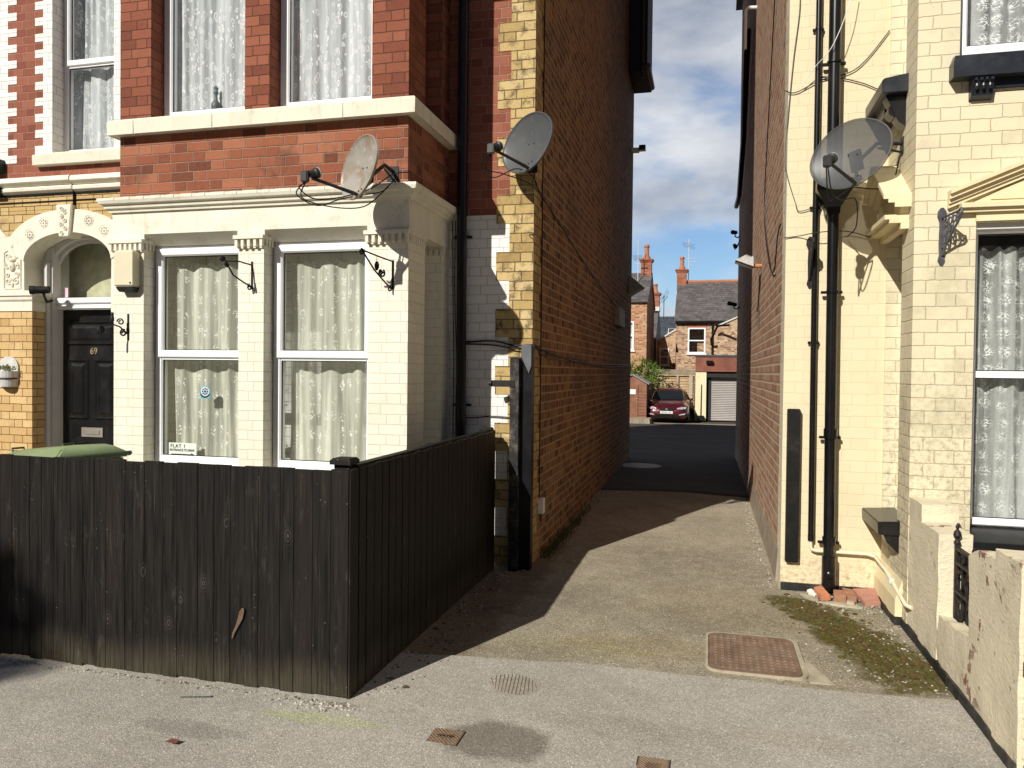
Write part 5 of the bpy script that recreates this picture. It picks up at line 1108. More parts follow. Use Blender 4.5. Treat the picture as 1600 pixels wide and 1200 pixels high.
t = thing('wall_hood', 'grey metal hood projecting at the far end of the brown side wall', 'vent', (-1.46, 14.7, 3.2))
mb = MB(); mb.prism([(-1.459, 3.12), (-1.459, 3.5), (-1.2, 3.28)], 14.5, 14.9); mb.build('hood', plain('grey_metal', (.35, .35, .35), .5), t)
# right side wall fittings
t = thing('floodlight', 'white floodlight on a rusty arm on the sunlit red side wall', 'floodlight', (.57, 9.2, 2.95))
mb = MB(); mb.tube([(.575, 9.15, 2.9), (.46, 9.15, 2.9)], .022, 8); mb.build('arm', plain('rusty_orange', (.45, .2, .08), .8, var=.3, scale=40.), t)
mb = MB(); Tq = lambda x, y, z: (.40+x*.93+z*.36, 9.15+y, 2.93-x*.36+z*.93)
mb.T = Tq; mb.loft([[(-.12, -.09, -.03), (.09, -.09, -.03), (.09, .09, -.03), (-.12, .09, -.03)], [(-.12, -.09, -.015), (.09, -.09, -.015), (.09, .09, -.015), (-.12, .09, -.015)], [(-.035, -.04, .09), (.05, -.04, .09), (.05, .04, .09), (-.035, .04, .09)]])
for k in range(5): mb.box(-.03+k*.017, -.026+k*.017, -.05, .05, .05, .1); mb.build('hood', m_white_p, t)
camera_unit('upper black camera on the far end of the red wall against the sky', (.46, 15.6, 4.42), (-.4, -.9, -.1), (.57, 15.7, 4.36), s=1.1)
camera_unit('lower black camera hanging below the pair on the far end of the red wall', (.47, 15.6, 4.16), (.1, -.9, -.3), (.57, 15.7, 4.30), s=1.1)
camera_unit('black camera facing left level with the far slate roof, on the red wall', (.44, 15.3, 3.0), (-.9, -.4, .15), (.57, 15.4, 2.95), s=1.1)
t = thing('waste_pipe', 'white overflow pipe high on the shaded red side wall', 'pipe', (.57, 11.6, 6.4))
mb = MB(); mb.tube([(.57, 11.0, 6.65), (.45, 11.0, 6.66), (.42, 11.0, 6.62), (.42, 11.0, 6.1)], .025, 8); mb.build('bend', m_white_p, t, smooth=True)
t = thing('drain_run', 'black drainpipe leaning down the shaded far end of the red side wall', 'drainpipe', (.5, 13, 3))
mb = MB(); mb.tube([(.50, 12.0, 6.8), (.50, 13.0, 5.5), (.50, 14.6, 4.9), (.48, 15.5, 4.9)], .045, 8); mb.build('pipe', m_blackpipe, t, smooth=True)

# cast brackets, right
def cast_bracket(label, x, y, z, s, skew, mat):
    """triangular pierced bracket standing out from the wall towards the street"""
    t = thing('cast_bracket', label, 'bracket', (x, y, z), 'cast iron brackets on the yellow house')
    mb = MB(); T0 = lambda u, d_, v: (x+d_+skew*u, y-u, z+v); mb.T = T0
    # rail, wall leaf, curved strut in the (u, v) plane
    out_ = [(0, .0), (.05*s, .01*s), (.30*s, .03*s), (.33*s, .05*s), (.35*s, .0), (.32*s, -.05*s), (.22*s, -.15*s), (.12*s, -.27*s), (.06*s, -.34*s), (.04*s, -.40*s), (0, -.42*s)]
    P3 = lambda q: [(a, 0, b) for a, b in q]
    mb.tube(P3(out_), .012*s, 6); mb.tube([(0, 0, .03*s), (0, 0, -.45*s)], .016*s, 6)
    for (a, b, c, d_) in ((.05, .0, .05, -.34), (.12, .01, .12, -.26), (.19, .01, .19, -.18), (.26, .02, .26, -.10)): mb.tube([(a*s, 0, b*s), (c*s+.02*s, 0, (b+d_)/2*s), (c*s, 0, d_*s)], .009*s, 5)
    for (a, b, r_) in ((.085, -.06, .03), (.155, -.05, .03), (.225, -.04, .028), (.085, -.15, .032), (.155, -.13, .028), (.08, -.24, .03), (.29, -.01, .022), (.03, -.3, .022)):
        mb.tube([((a+r_*math.cos(q*.785))*s, 0, (b+r_*1.3*math.sin(q*.785))*s) for q in range(9)], .009*s, 5)
    mb.build('pierced_panel', mat, t, smooth=True)
    mb = MB(T0); mb.loft([[(-.006, w*s, v*s), (.008, w*s, v*s), (.008, -w*s, v*s), (-.006, -w*s, v*s)] for w, v in ((.01, -.52), (.035, -.47), (.02, -.40), (.025, -.2), (.02, -.05), (.045, .02), (.04, .08), (.012, .12))]); mb.build('wall_leaf', mat, t)
    return t
cast_bracket('grey pierced cast iron bracket left of the large lace curtained window', 1.445, YF-.001, 2.69, .58, .3, m_grey_iron)
cast_bracket('small black leafy bracket between the thin and thick pipes of the yellow house', .745, YR-.001, 2.66, .62, .0, m_iron)

# ---------------------------------------------------------------- covers in the ground
m_rustc = plain('rusty_iron_cover', (.22, .145, .1), .75, .15, var=.25, scale=9., bump=.4, dirt=(.28, .25, .2, .5))
m_conc = stone('old_concrete', (.42, .375, .275), .15, (.28, .25, .18), .8, 1., 9.)
zc = .012
t = thing('manhole_cover', 'large rusty rounded manhole cover with raised studs in a concrete surround', 'manhole cover', (.28, 4.75, zc))
def rrect(x0, x1, y0, y1, r, n=5):
    q = []
    for cx, cy, a0 in ((x1-r, y0+r, -90), (x1-r, y1-r, 0), (x0+r, y1-r, 90), (x0+r, y0+r, 180)):
        q += [(cx+r*math.cos(R(a0+90*k/n)), cy+r*math.sin(R(a0+90*k/n))) for k in range(n+1)]
    return q
mx0, mx1, my0, my1 = .03, .53, 4.44, 5.07
q = rrect(mx0, mx1, my0, my1, .06)
mb = MB(); mb.prism(q, -.03, zc+.006, 'z')
for i in range(12):
    for j in range(13):
        x, y = mx0+.04+i*.0385, my0+.045+j*.045
        if (i in (0, 11) and j in (0, 12)): continue
        if 4 < i < 8 and 5 < j < 9: continue
        mb.cham(x-.009, x+.009, y-.009, y+.009, zc+.003, zc+.0125, .002)
pl = mb.build('plate', m_rustc, t)
q2 = rrect(mx0-.018, mx1+.03, my0-.004, my1+.02, .07); q1 = rrect(mx0-.004, mx1+.004, my0-.004, my1+.004, .064)
mb = MB(); nq = len(q1); jag = lambda k, p: (p[0]+.02*noise.noise(Vector((p[0]*9, p[1]*9, 0))), p[1]+.02*noise.noise(Vector((p[0]*9, p[1]*9, 5))))
q2 = [jag(k, p) for k, p in enumerate(q2)]
mb.loft([[(x, y, -.03) for x, y in q1], [(x, y, zc+.004) for x, y in q1], [(x, y, zc+.003) for x, y in q2], [(x, y, -.03) for x, y in q2]], True, False)
mb.loft([[(mx1+.03, 4.42, -.02), (mx1+.16, 4.43, -.02), (mx1+.1, 4.62, -.02), (mx1+.04, 4.8, -.02)], [(mx1+.03, 4.42, zc-.001), (mx1+.16, 4.43, zc-.010), (mx1+.1, 4.62, zc-.007), (mx1+.04, 4.8, zc-.001)]])
mb.build('surround', m_conc, t)
m_wc = plain('brown_iron_lid', (.22, .145, .095), .6, .2, var=.2, scale=20., bump=.3, dirt=(.08, .06, .05, .5))
def smallcover(label, x0, x1, y0, y1, word):
    t = thing('access_cover', label, 'access cover', ((x0+x1)/2, (y0+y1)/2, .0)); z = zp((x0+x1)/2, (y0+y1)/2)+.011
    mb = MB(); mb.box(x0, x1, y0, y1, -.02, z); pl = mb.build('plate', m_wc, t)
    mb = MB(); mb.loft([[(x0-.006, y0-.006, h), (x1+.006, y0-.006, h), (x1+.006, y1+.006, h), (x0-.006, y1+.006, h)] for h in (-.02, z-.002)]+[[(x0-.001, y0-.001, h), (x1+.001, y0-.001, h), (x1+.001, y1+.001, h), (x0-.001, y1+.001, h)] for h in (z-.002, -.02)], True, False); mb.build('rim', m_black, t)
    mb = MB(); n = 8; cw = (x1-x0)/n
    for k in range(-n, n):   # diagonal ribs
        a0 = x0+k*cw*1.1; pts = [(a0+(y1-y0)*s, y1-(y1-y0)*s) for s in (0, 1)]
        (ax, ay), (bx, by) = pts
        t0 = max(0, (x0+.006-ax)/(bx-ax)); t1 = min(1, (x1-.006-ax)/(bx-ax))
        if t1-t0 < .08: continue
        P = lambda s: (ax+(bx-ax)*s, ay+(by-ay)*s)
        segs = [(t0, t1)]
        mid = [s for s in [t0+(t1-t0)*i/20 for i in range(21)] if abs(P(s)[0]-(x0+x1)/2) < (x1-x0)*.27 and abs(P(s)[1]-(y0+y1)/2) < (y1-y0)*.2]
        if mid: segs = [(t0, mid[0]), (mid[-1], t1)]
        for s0, s1 in segs:
            if s1-s0 > .03: mb.tube([(*P(s0), z+.0005), (*P(s1), z+.0005)], .0018, 4)
    mb.build('ribs', plain('worn_iron', (.4, .3, .2), .5, .3), pl)
    if word: text_mesh(word, .026, m_black, 'lettering', pl, ((x0+x1)/2, (y0+y1)/2, z+.001), upv=(0, 1, 0), ext=.0006)
    return t
smallcover('small square iron water cover beside the dark round stain', -1.206, -1.063, 3.232, 3.362, 'WATER')
smallcover('small iron cover cut off by the bottom edge of the view', -.266, -.135, 3.215, 3.345, None)
t = thing('buried_grating', 'round grating buried in the pavement showing only faint ridges', 'drain cover', (-.97, 3.95, 0))
mb = MB()
for k in range(-6, 7):
    x = -.97+k*.02; L = math.sqrt(max(0, .13**2-(k*.02)**2)); z = zp(-.97, 3.95)+.007
    mb.loft([[(x-.004+.01, 3.95-L, z-.004), (x+.004+.01, 3.95-L, z-.004), (x+.01, 3.95-L, z+.006)], [(x-.004-.03, 3.95+L, z-.004), (x+.004-.03, 3.95+L, z-.004), (x-.03, 3.95+L, z+.0065)]])
mb.tube([(-.97+.135*math.cos(a*.2618), 3.95+.135*math.sin(a*.2618), zp(-.97, 3.95)+.0065) for a in range(25)], .004, 5)
mb.build('ridges', plain('worn_grating_iron', (.33, .29, .24), .8, var=.4, scale=30.), t)
t = thing('manhole_cover', 'pale round manhole cover deep in the shade of the alley', 'manhole cover', (-1.2, 13.85, 0))
mb = MB(); mb.lathe([(.34, -.03), (.34, .014), (.33, .016)], (-1.15, 13.85, 0), n=28); pl = mb.build('plate', stone('pale_iron', (.45, .45, .45), .1), t)
mb = MB(); mb.lathe([(.37, -.03), (.37, .012), (.345, .012), (.345, -.02)], (-1.15, 13.85, 0), n=28); mb.build('rim', m_conc, t)

# broken tiles round the foot of the drainpipe
m_terra = [plain('orange_terracotta', (.5, .2, .1), .75, var=.15, scale=20., dirt=(.3, .22, .15, .4), bump=.3), plain('brown_terracotta', (.34, .17, .1), .8, var=.2, scale=20., dirt=(.25, .2, .14, .6), bump=.4), plain('rose_terracotta', (.42, .2, .145), .75, var=.12, scale=20., dirt=(.3, .25, .2, .4), bump=.3), m_conc, m_white_p]
def shard(label, poly, z, th, tilt, mi, name='broken_tile', cat='tile'):
    cx = sum(p[0] for p in poly)/len(poly); cy = sum(p[1] for p in poly)/len(poly)
    mb = MB(lambda x, y, q: (x, y, q+(x-cx)*tilt[0]+(y-cy)*tilt[1])); mb.prism(poly, z, z+th, 'z')
    return tag(mb.build(name, m_terra[mi], loc=(cx, cy, z), bevel=.003), label, cat, 'rubble round the foot of the drainpipe')
shard('bright orange tile piece leaning at the left of the rubble', [(.80, 6.19), (.86, 6.22), (.905, 6.06), (.84, 6.05)], .02, .035, (.1, .25), 0)
shard('cracked brown brick lump directly in front of the pipe foot', [(.92, 6.03), (1.005, 6.02), (1.0, 6.12), (.93, 6.13)], .01, .06, (.05, .1), 1)
shard('second brown brick lump right of the pipe foot', [(1.01, 6.04), (1.08, 6.05), (1.07, 6.18), (1.0, 6.19)], .01, .055, (-.1, .15), 1)
shard('large flat rose tile at the right of the rubble', [(1.08, 6.23), (1.25, 6.25), (1.235, 6.02), (1.13, 6.01)], .02, .03, (.05, .2), 2)
shard('small white chip at the left end of the rubble', [(.755, 6.22), (.79, 6.24), (.83, 6.15), (.80, 6.13)], .0, .03, (.1, .2), 4, 'tile_chip')
shard('flat grey mortar slab in front of the rubble', [(.80, 5.99), (.98, 5.94), (1.1, 5.93), (1.06, 6.0), (.9, 6.03)], -.005, .018, (0, 0), 3, 'mortar_slab', 'rubble')
shard('pale mortar flake left of the orange tile', [(.70, 6.16), (.79, 6.12), (.82, 6.06), (.75, 6.05)], -.005, .02, (0, .1), 3, 'mortar_slab', 'rubble')
shard('small loose stone in front of the brown brick lump', [(1.0, 5.98), (1.05, 5.97), (1.06, 6.02), (1.01, 6.03)], .005, .03, (0, 0), 3, 'stone', 'stone')
mb = MB(); rr = random.Random(4)
for i in range(60): mb.ball((rr.uniform(.75, 1.28), rr.uniform(5.93, 6.25), rr.uniform(0, .015)), rr.uniform(.005, .014), rr.uniform(.005, .014), rr.uniform(.004, .01), 6)
mb.build('rubble_crumbs', mats_g[0], kind='stuff')
# leaf and scraps on the pavement
t = mb = MB(); mb.add([(-2.31, 2.90, .02), (-2.285, 2.915, .028), (-2.25, 2.92, .024), (-2.255, 2.895, .018), (-2.285, 2.888, .022)], [(0, 1, 4), (1, 2, 3), (1, 3, 4)])
tag(mb.build('dead_leaf', plain('brown_leaf', (.16, .07, .04), .7), loc=(-2.28, 2.9, .01), fix=False), 'curled brown dead leaf lying on the pavement at the lower left', 'leaf')
mb = MB(); rr = random.Random(6)
for k in range(7): x = -2.56+k*.02; mb.loft([[(x, 3.32+k*.006, .004), (x+.03, 3.33+k*.006, .004), (x+.03, 3.345+k*.007, .004)], [(x+.002, 3.322+k*.006, .013+.004*rr.random()), (x+.028, 3.331+k*.006, .014), (x+.028, 3.343+k*.007, .012)]])
tag(mb.build('slate_scrap', plain('dark_slate_scrap', (.1, .1, .09), .7), loc=(-2.5, 3.34, 0)), 'dark flaky scrap set in the pavement in front of the black fence', 'scrap')

# ================================================================ far yard
ZG = -.5
m_farbrick = brick('far_orange_brick', [(.22, .085, .045), (.42, .18, .09), (.52, .25, .13), (.58, .36, .21), (.3, .12, .06)], (.5, .38, .26), h=.085, ws=.23, wh=.115, mw=.007, dirt=(.25, .13, .08, .5), dscale=1.2, soft=.006, var=1.1)
m_farmix = brick('far_mixed_brick', [(.16, .07, .045), (.38, .2, .12), (.5, .32, .18), (.6, .45, .28), (.25, .1, .06)], (.42, .34, .25), h=.085, ws=.23, wh=.115, mw=.01, dirt=(.2, .12, .08, .6), dscale=1.5, soft=.008, var=1.1)
m_chim = brick('chimney_brick', [(.26, .07, .04), (.38, .12, .06), (.44, .16, .09)], (.3, .2, .13), h=.085, mw=.006, dirt=(.1, .05, .04, .5), dscale=2.)
def slate_mat(name, col, sp=.25):
    m, nt = newmat(name); p = POS(nt); x, y, z = XYZ(nt, p)
    v = CMB(nt, MT(nt, 'ADD', x, MT(nt, 'MULTIPLY', y, .4)), MT(nt, 'MULTIPLY', z, 1.))
    b = N(nt, 'TexBrick', {'offset': .5}, Vector=v, Color1=(*[k*.75 for k in col], 1), Color2=(*[k*1.25 for k in col], 1), Mortar=(*[k*.4 for k in col], 1), Scale=1., Mortar_Size=.008, Brick_Width=.28, Row_Height=.12)
    c = MIX(nt, MT(nt, 'MULTIPLY', MR(nt, NOISE(nt, p, 1.6, 8, .7), .5, .75), .6), b.outputs[0], tuple(k*1.7 for k in col))
    sp_ = MR(nt, VOR(nt, p, 7.), .14, .08); c = MIX(nt, MT(nt, 'MULTIPLY', sp_, sp), c, (.45, .44, .4))
    finish(nt, c, .6, b.outputs[1], .5, .01, spec=.3); return m
m_slate1 = slate_mat('lichened_slate', (.115, .105, .105), .8); m_slate2 = slate_mat('blue_slate', (.06, .07, .085), .1)
m_ridge = plain('terracotta_ridge', (.42, .17, .09), .8)
m_lead = plain('white_mortar', (.65, .63, .58), .8)
def chimney(parent, x0, x1, y0, y1, zb, zt, potr, poth):
    mb = MB(); mb.box(x0, x1, y0, y1, zb, zt-.14); mb.box(x0-.05, x1+.05, y0-.05, y1+.05, zt-.14, zt-.07); mb.box(x0-.09, x1+.09, y0-.09, y1+.09, zt-.07, zt); c = mb.build('chimney', m_chim, parent)
    mb = MB(); mb.box(x0-.03, x1+.03, y0-.03, y1+.03, zb-.02, zb+.22); mb.build('flashing', m_lead, c)
    mb = MB(); xc, yc = (x0+x1)/2, (y0+y1)/2
    mb.lathe([(potr*1.5, 0), (potr*1.45, poth*.15), (potr*.95, poth*.3), (potr*.85, poth*.8), (potr*1.1, poth*.84), (potr*1.1, poth*.93), (potr*.8, poth), (potr*.6, poth)], (xc, yc, zt), n=14); mb.build('chimney_pot', m_ridge, c, smooth=True); return c
def farwin(parent, x0, x1, z0, z1, Y, split=True, curtain=False):
    mb = MB(); w = .07
    wall(mb, (x0, x1), (z0, z1), 0, .09, [(x0+w, x1-w, z0+w, (z0+z1)/2-.03), (x0+w, x1-w, (z0+z1)/2+.03, z1-w)]); mb.v = [(x, y+Y-.02, z) for x, y, z in mb.v]
    mb.box(x0-.06, x1+.06, Y-.07, Y+.04, z0-.07, z0-.001); f = mb.build('window', m_upvc, parent)
    mb = MB(); mb.add([(x0, Y+.03, z0), (x1, Y+.03, z0), (x1, Y+.03, z1), (x0, Y+.03, z1)], [(0, 1, 2, 3)]); mb.build('pane', m_glass, f, fix=False)
    if curtain: mb = MB(); mb.box(x0, x1, Y+.1, Y+.11, z0, z1); mb.build('curtain', m_lace_flower, f)
def house(label, loc, name='brick_house'): return thing(name, label, 'house', loc)
# house on the right, slate roof
h = house('far brick house with a big lichened slate roof and one white window over the garage', (0, 40, ZG))
mb = MB(TF(40)); wall(mb, (-1.62, 5.5), (ZG, 4.27), 0, .3, [(-1.02, -.15, 2.66, 3.96)]); mb.T = None; mb.T = lambda x, y, z: (x, y, z); mb.box(-1.62, -1.32, 40.3, 46.5, ZG, 4.27); mb.prism([(40.0, 4.271), (46.5, 4.271), (43.2, 6.35)], -1.62, -1.32, 'x'); mb.box(-1.32, 5.5, 40.9, 41, ZG, 4.2)
mb.build('wall', m_farmix, h)
mb = MB(); zr = 1.68+(6.26-1.68)*43.2/40
mb.prism([(39.85, 4.25), (39.85, 4.33), (43.2, zr), (46.6, 4.33), (46.6, 4.25), (43.2, zr-.1)], -1.70, 5.6, 'x'); rf_ = mb.build('roof', m_slate1, h)
mb = MB(); mb.tube([(-1.25, 43.2, zr+.02), (5.6, 43.2, zr+.02)], .09, 8); mb.build('ridge', m_ridge, rf_)
farwin(h, -1.02, -.15, 2.66, 3.96, 40)
mb = MB(); mb.prism([(-1.06, 3.965), (-.11, 3.965), (-.07, 4.17), (-.59, 4.22), (-1.1, 4.17)], 39.985, 40.05); mb.build('brick_arch', m_chim, h)
mb = MB(); mb.box(-1.65, 5.6, 39.78, 39.84, 4.2, 4.29); mb.tube([(.19, 39.93, 4.2), (.19, 39.93, 2.4)], .05, 8); mb.tube([(.95, 38.5, 3.99), (.42, 38.9, 3.99), (.12, 39.5, 3.35), (.14, 39.9, 3.1)], .055, 8); mb.tube([(.55, 39.7, 4.0), (.55, 39.7, 2.4)], .055, 8); mb.build('gutter', m_blackpipe, h, smooth=True)
kx = 43.2/40
chimney(h, -1.60*kx, -1.12*kx, 42.95, 43.5, 1.68+(5.62-1.68)*kx, 1.68+(6.9-1.68)*kx, .12, .72)
# aerials
def aerial(label, x, y, z0, z1, arms, dirv):
    t = thing('tv_aerial', label, 'aerial', (x, y, z0), 'television aerials on the far chimneys'); mb = MB(); mb.tube([(x, y, z0), (x, y, z1)], .02, 6); mb.build('mast', m_frameG, t)
    mb = MB()
    for (za, L, dx, dz) in arms:
        mb.tube([(x-L*dx, y, za-L*dz), (x+L*dx, y, za+L*dz)], .014, 5)
    mb.build('boom', m_frameG, t)
    mb = MB(); za, L, dx, dz = arms[0]
    for k in range(8):
        s = -L+2*L*k/7; mb.tube([(x+s*dx-.04, y-.22, za+s*dz+.12), (x+s*dx+.03, y+.22, za+s*dz-.12)], .009, 4)
    mb.build('elements', m_frameG, t)
aerial('television aerial on a mast behind the middle far chimney', -1.12, 43.3, 6.6, 9.0, [(8.65, .3, .95, -.25), (7.95, .45, 1, -.02), (7.75, .45, 1, 0.02)], 0)
aerial('tall television mast behind the left far chimney', -3.45, 38.6, 6.2, 8.2, [(7.35, .2, 1, .05), (7.05, .14, 1, 0)], 0)
aerial('small slanted television aerial in the gap between the far roofs', -2.35, 42.0, 4.5, 5.9, [(5.75, .35, .6, .75), (5.5, .35, .6, .75)], 0)
# house on the left
h = house('far orange brick house with slate roof at the left side of the alley view', (-4, 37, ZG))
mb = MB(TF(37)); wall(mb, (-8.5, -2.86), (ZG, 5.05), 0, .3, [(-4.4, -3.46, 2.72, 4.1)]); mb.T = lambda x, y, z: (x, y, z)
mb.box(-3.16, -2.861, 37.3, 42., ZG, 5.05); mb.prism([(37., 5.051), (42., 5.051), (39.5, 6.5)], -3.16, -2.861, 'x'); mb.box(-8.5, -3.2, 38, 38.1, ZG, 5); mb.build('wall', m_farbrick, h)
mb = MB(); mb.prism([(36.85, 5.0), (36.85, 5.09), (39.5, 6.72), (42.1, 5.09), (42.1, 5.0), (39.5, 6.6)], -8.6, -2.80, 'x'); mb.build('roof', m_slate1, h)
farwin(h, -4.4, -3.46, 2.72, 4.1, 37, curtain=True)
chimney(h, -3.36, -2.84, 39.2, 39.75, 6.05, 7.38, .13, .75)
# second gable seen behind it
h = house('narrow far house behind the left one showing only its chimney and roof edge', (-3.2, 44, ZG))
mb = MB(); mb.box(-6, -2.95, 44, 49, ZG, 3.6); mb.build('wall', m_farbrick, h)
mb = MB(); mb.prism([(43.9, 3.5), (46.5, 5.7), (49.1, 3.5)], -6.1, -2.88, 'x'); mb.build('roof', m_slate1, h)
chimney(h, -3.3, -2.84, 45.8, 46.5, 5.3, 6.35, .12, .55)
mb = MB(); mb.tube([(-2.9, 43.85, 3.5), (-2.9, 43.85, ZG)], .05, 6); mb.build('downpipe', m_blackpipe, h)
# far blue roof with a skylight
h = house('distant house with a blue slate roof and a small skylight between the other roofs', (-3.2, 60, ZG))
mb = MB(); mb.box(-6.5, 1., 60, 68, ZG, 4.); mb.build('wall', m_farbrick, h)
mb = MB(); mb.prism([(59.8, 3.9), (64, 6.25), (68.2, 3.9)], -6.6, 1.1, 'x'); r_ = mb.build('roof', m_slate2, h)
mb = MB(); T6 = lambda x, y, z: (x, 61.6+y, 4.93+z+y*.56)
mb.T = T6; mb.box(-3.1, -2.5, -.4, .3, -.05, .06); sk_ = mb.build('skylight', m_frameG, r_)
mb = MB(T6); mb.box(-3.04, -2.56, -.34, .24, .061, .07); mb.build('pane', m_slate2, sk_)
# low wing with sloping verge and sash window
h = house('far low brick wing with a white sloping verge and a small sash window', (-2.4, 46, ZG))
mb = MB(); mb.prism([(-3.0, ZG), (-1.1, ZG), (-1.1, 4.6), (-1.8, 4.15), (-3.0, 3.42)], 46, 46.3); mb.build('wall', m_farmix, h)
mb = MB(); mb.prism([(-3.05, 3.42), (-1.1, 4.62), (-1.1, 4.72), (-3.05, 3.5)], 45.93, 46.35); mb.build('verge', m_lead, h)
farwin(h, -2.79, -2.24, 2.1, 3.1, 45.96, curtain=True)
mb = MB(); mb.box(-3., -1.2, 46.31, 50, ZG, 3.4); mb.build('rear_wall', m_farmix, h)
# neighbouring gable to the right of the window
h = house('sloping brick gable at the right edge of the far view behind the pipes', (1.4, 39, ZG))
mb = MB(); mb.prism([(.55, ZG), (5, ZG), (5, 6.), (1.35, 4.38), (.45, 3.98), (.45, 2.4)], 39.4, 39.7); mb.build('wall', m_farmix, h)
mb = MB(); mb.prism([(.38, 3.97), (1.35, 4.40), (5, 6.05), (5, 6.15), (1.35, 4.47), (.38, 4.04)], 39.33, 39.75); mb.build('coping', m_lead, h)
# garage
g = thing('garage', 'flat roofed garage with timber fascia, cream pillar and ribbed roller door', 'garage', (.5, 36, ZG))
m_fascia = plain('red_brown_boards', (.24, .085, .055), .55, var=.2, scale=2.)
mb = MB()
for k in range(6): mb.box(-.56, 3.5, 35.95-.004*(k % 2), 36.05, 1.74+k*.113, 1.74+k*.113+.108)
mb.build('fascia', m_fascia, g)
mb = MB(); mb.box(-.6, 3.6, 35.9, 39.3, 2.42, 2.5); mb.build('roof', m_slate2, g)
mb = MB(); mb.box(-.55, -.07, 36., 36.4, ZG, 1.735); mb.build('pillar', plain('cream_render', (.74, .68, .44), .8, var=.06, dirt=(.5, .45, .3, .5)), g)
mb = MB(); mb.box(-.55, -.35, 36.4, 39.3, ZG, 2.42); mb.box(3.2, 3.5, 36.06, 39.3, ZG, 2.42); mb.box(-.05, 3.2, 36.07, 36.2, 1.48, 2.4); mb.box(-.0699, .13, 36.25, 36.5, ZG, 1.5); mb.build('wall', m_dark, g)
mb = MB(); zs_ = [ZG+.04*k for k in range(51)]
mb.loft([[(x, 36.32-(.018 if k % 2 else 0), z) for k, z in enumerate(zs_)]+[(x, 36.4, zs_[-1]), (x, 36.4, ZG)] for x in (.12, 3.2)]); mb.build('roller_door', plain('pale_grey_metal', (.33, .30, .28), .5, .1, var=.08, scale=2.), g)
t = thing('security_lamp', 'black security lamp on the timber fascia of the garage', 'lamp', (.1, 35.95, 2.2))
mb = MB(); mb.cham(-.09, .22, 35.8, 35.9, 2.08, 2.24, .02); mb.box(.02, .1, 35.9, 35.95, 2.1, 2.2); mb.build('lamp_head', m_black, t)
t = thing('broom', 'long handled broom leaning upright on the cream garage pillar', 'broom', (-.3, 35.9, ZG))
mb = MB(); mb.tube([(-.3, 35.93, ZG+.2), (-.28, 35.97, 1.15)], .018, 6); mb.build('handle', m_iron, t)
mb = MB(); mb.cham(-.42, -.15, 35.75, 35.97, ZG-.01, ZG+.24, .02); mb.build('head', m_black, t)
# fence and wall by the car
t = thing('panel_fence', 'pale weathered timber panel fence behind the dark red car', 'fence', (-1.5, 36.5, ZG))
m_oldwood = plain('weathered_fence_wood', (.42, .30, .17), .8, var=.25, scale=4., dirt=(.25, .17, .1, .5))
mb = MB()
for k in range(16): mb.loft([[(-2.6, 36.5, 1.52-k*.125), (-.6, 36.5, 1.52-k*.125), (-.6, 36.47, 1.40-k*.125), (-2.6, 36.47, 1.40-k*.125)], [(-2.6, 36.52, 1.52-k*.125), (-.6, 36.52, 1.52-k*.125), (-.6, 36.49, 1.40-k*.125), (-2.6, 36.49, 1.40-k*.125)]])
mb.build('slat_panel', m_oldwood, t)
for x in (-2.09, -1.36, -.80, -.72): mb = MB(); mb.box(x-.04, x+.04, 36.38, 36.46, ZG, 1.56); mb.build('post', plain('grey_post', (.4, .34, .26), .8), t)
mb = MB(); mb.box(-2.6, -.6, 36.40, 36.55, 1.525, 1.58); mb.build('capping', m_oldwood, t)
mb = MB(); lump(mb, -2.7, -.58, 36.7, 37., ZG, 1.82, .02, 9); tag(mb.build('yard_wall', stone('mossy_concrete', (.24, .2, .14), .2, (.12, .1, .05), .7), smooth=True, loc=(-1.6, 36.8, ZG)), 'mossy grey concrete wall standing above the panel fence', 'wall')
# shed
t = thing('shed', 'reddish brown garden shed with a white notice on its door', 'shed', (-3, 33, ZG))
m_shed = plain('shed_boards', (.26, .12, .075), .8, var=.25, scale=3., bump=.3)
mb = MB(); mb.prism([(-3.75, -.3), (-2.52, -.3), (-2.52, 1.18), (-3.13, 1.52), (-3.75, 1.2)], 33, 34.8)
for k in range(10): mb.box(-2.86, -2.515, 32.975, 32.999, -.28+k*.125, -.28+k*.125+.112)
mb.build('wall', m_shed, t)
mb = MB(); mb.prism([(-3.82, 1.16), (-3.13, 1.55), (-2.42, 1.15), (-2.42, 1.2), (-3.13, 1.60), (-3.82, 1.21)], 32.93, 34.9); mb.build('roof', plain('grey_felt', (.3, .29, .27), .9), t)
mb = MB()
for k in range(5): mb.box(-3.35+k*.095, -3.35+k*.095+.09, 32.96, 32.998, -.25, 1.15)
d_ = mb.build('door', m_shed, t); mb = MB(); mb.ball((-2.9, 32.94, .55), .025); mb.build('handle', m_brass, d_)
mb = MB(); mb.box(-3.22, -2.97, 32.95, 32.959, .74, .95); mb.build('notice', m_white_p, d_)
mb = MB(); lump(mb, -4., -2.3, 31.9, 33.1, ZG, -.25, .03, 12); mb.build('plot_edge', m_alley, kind='structure', smooth=True)
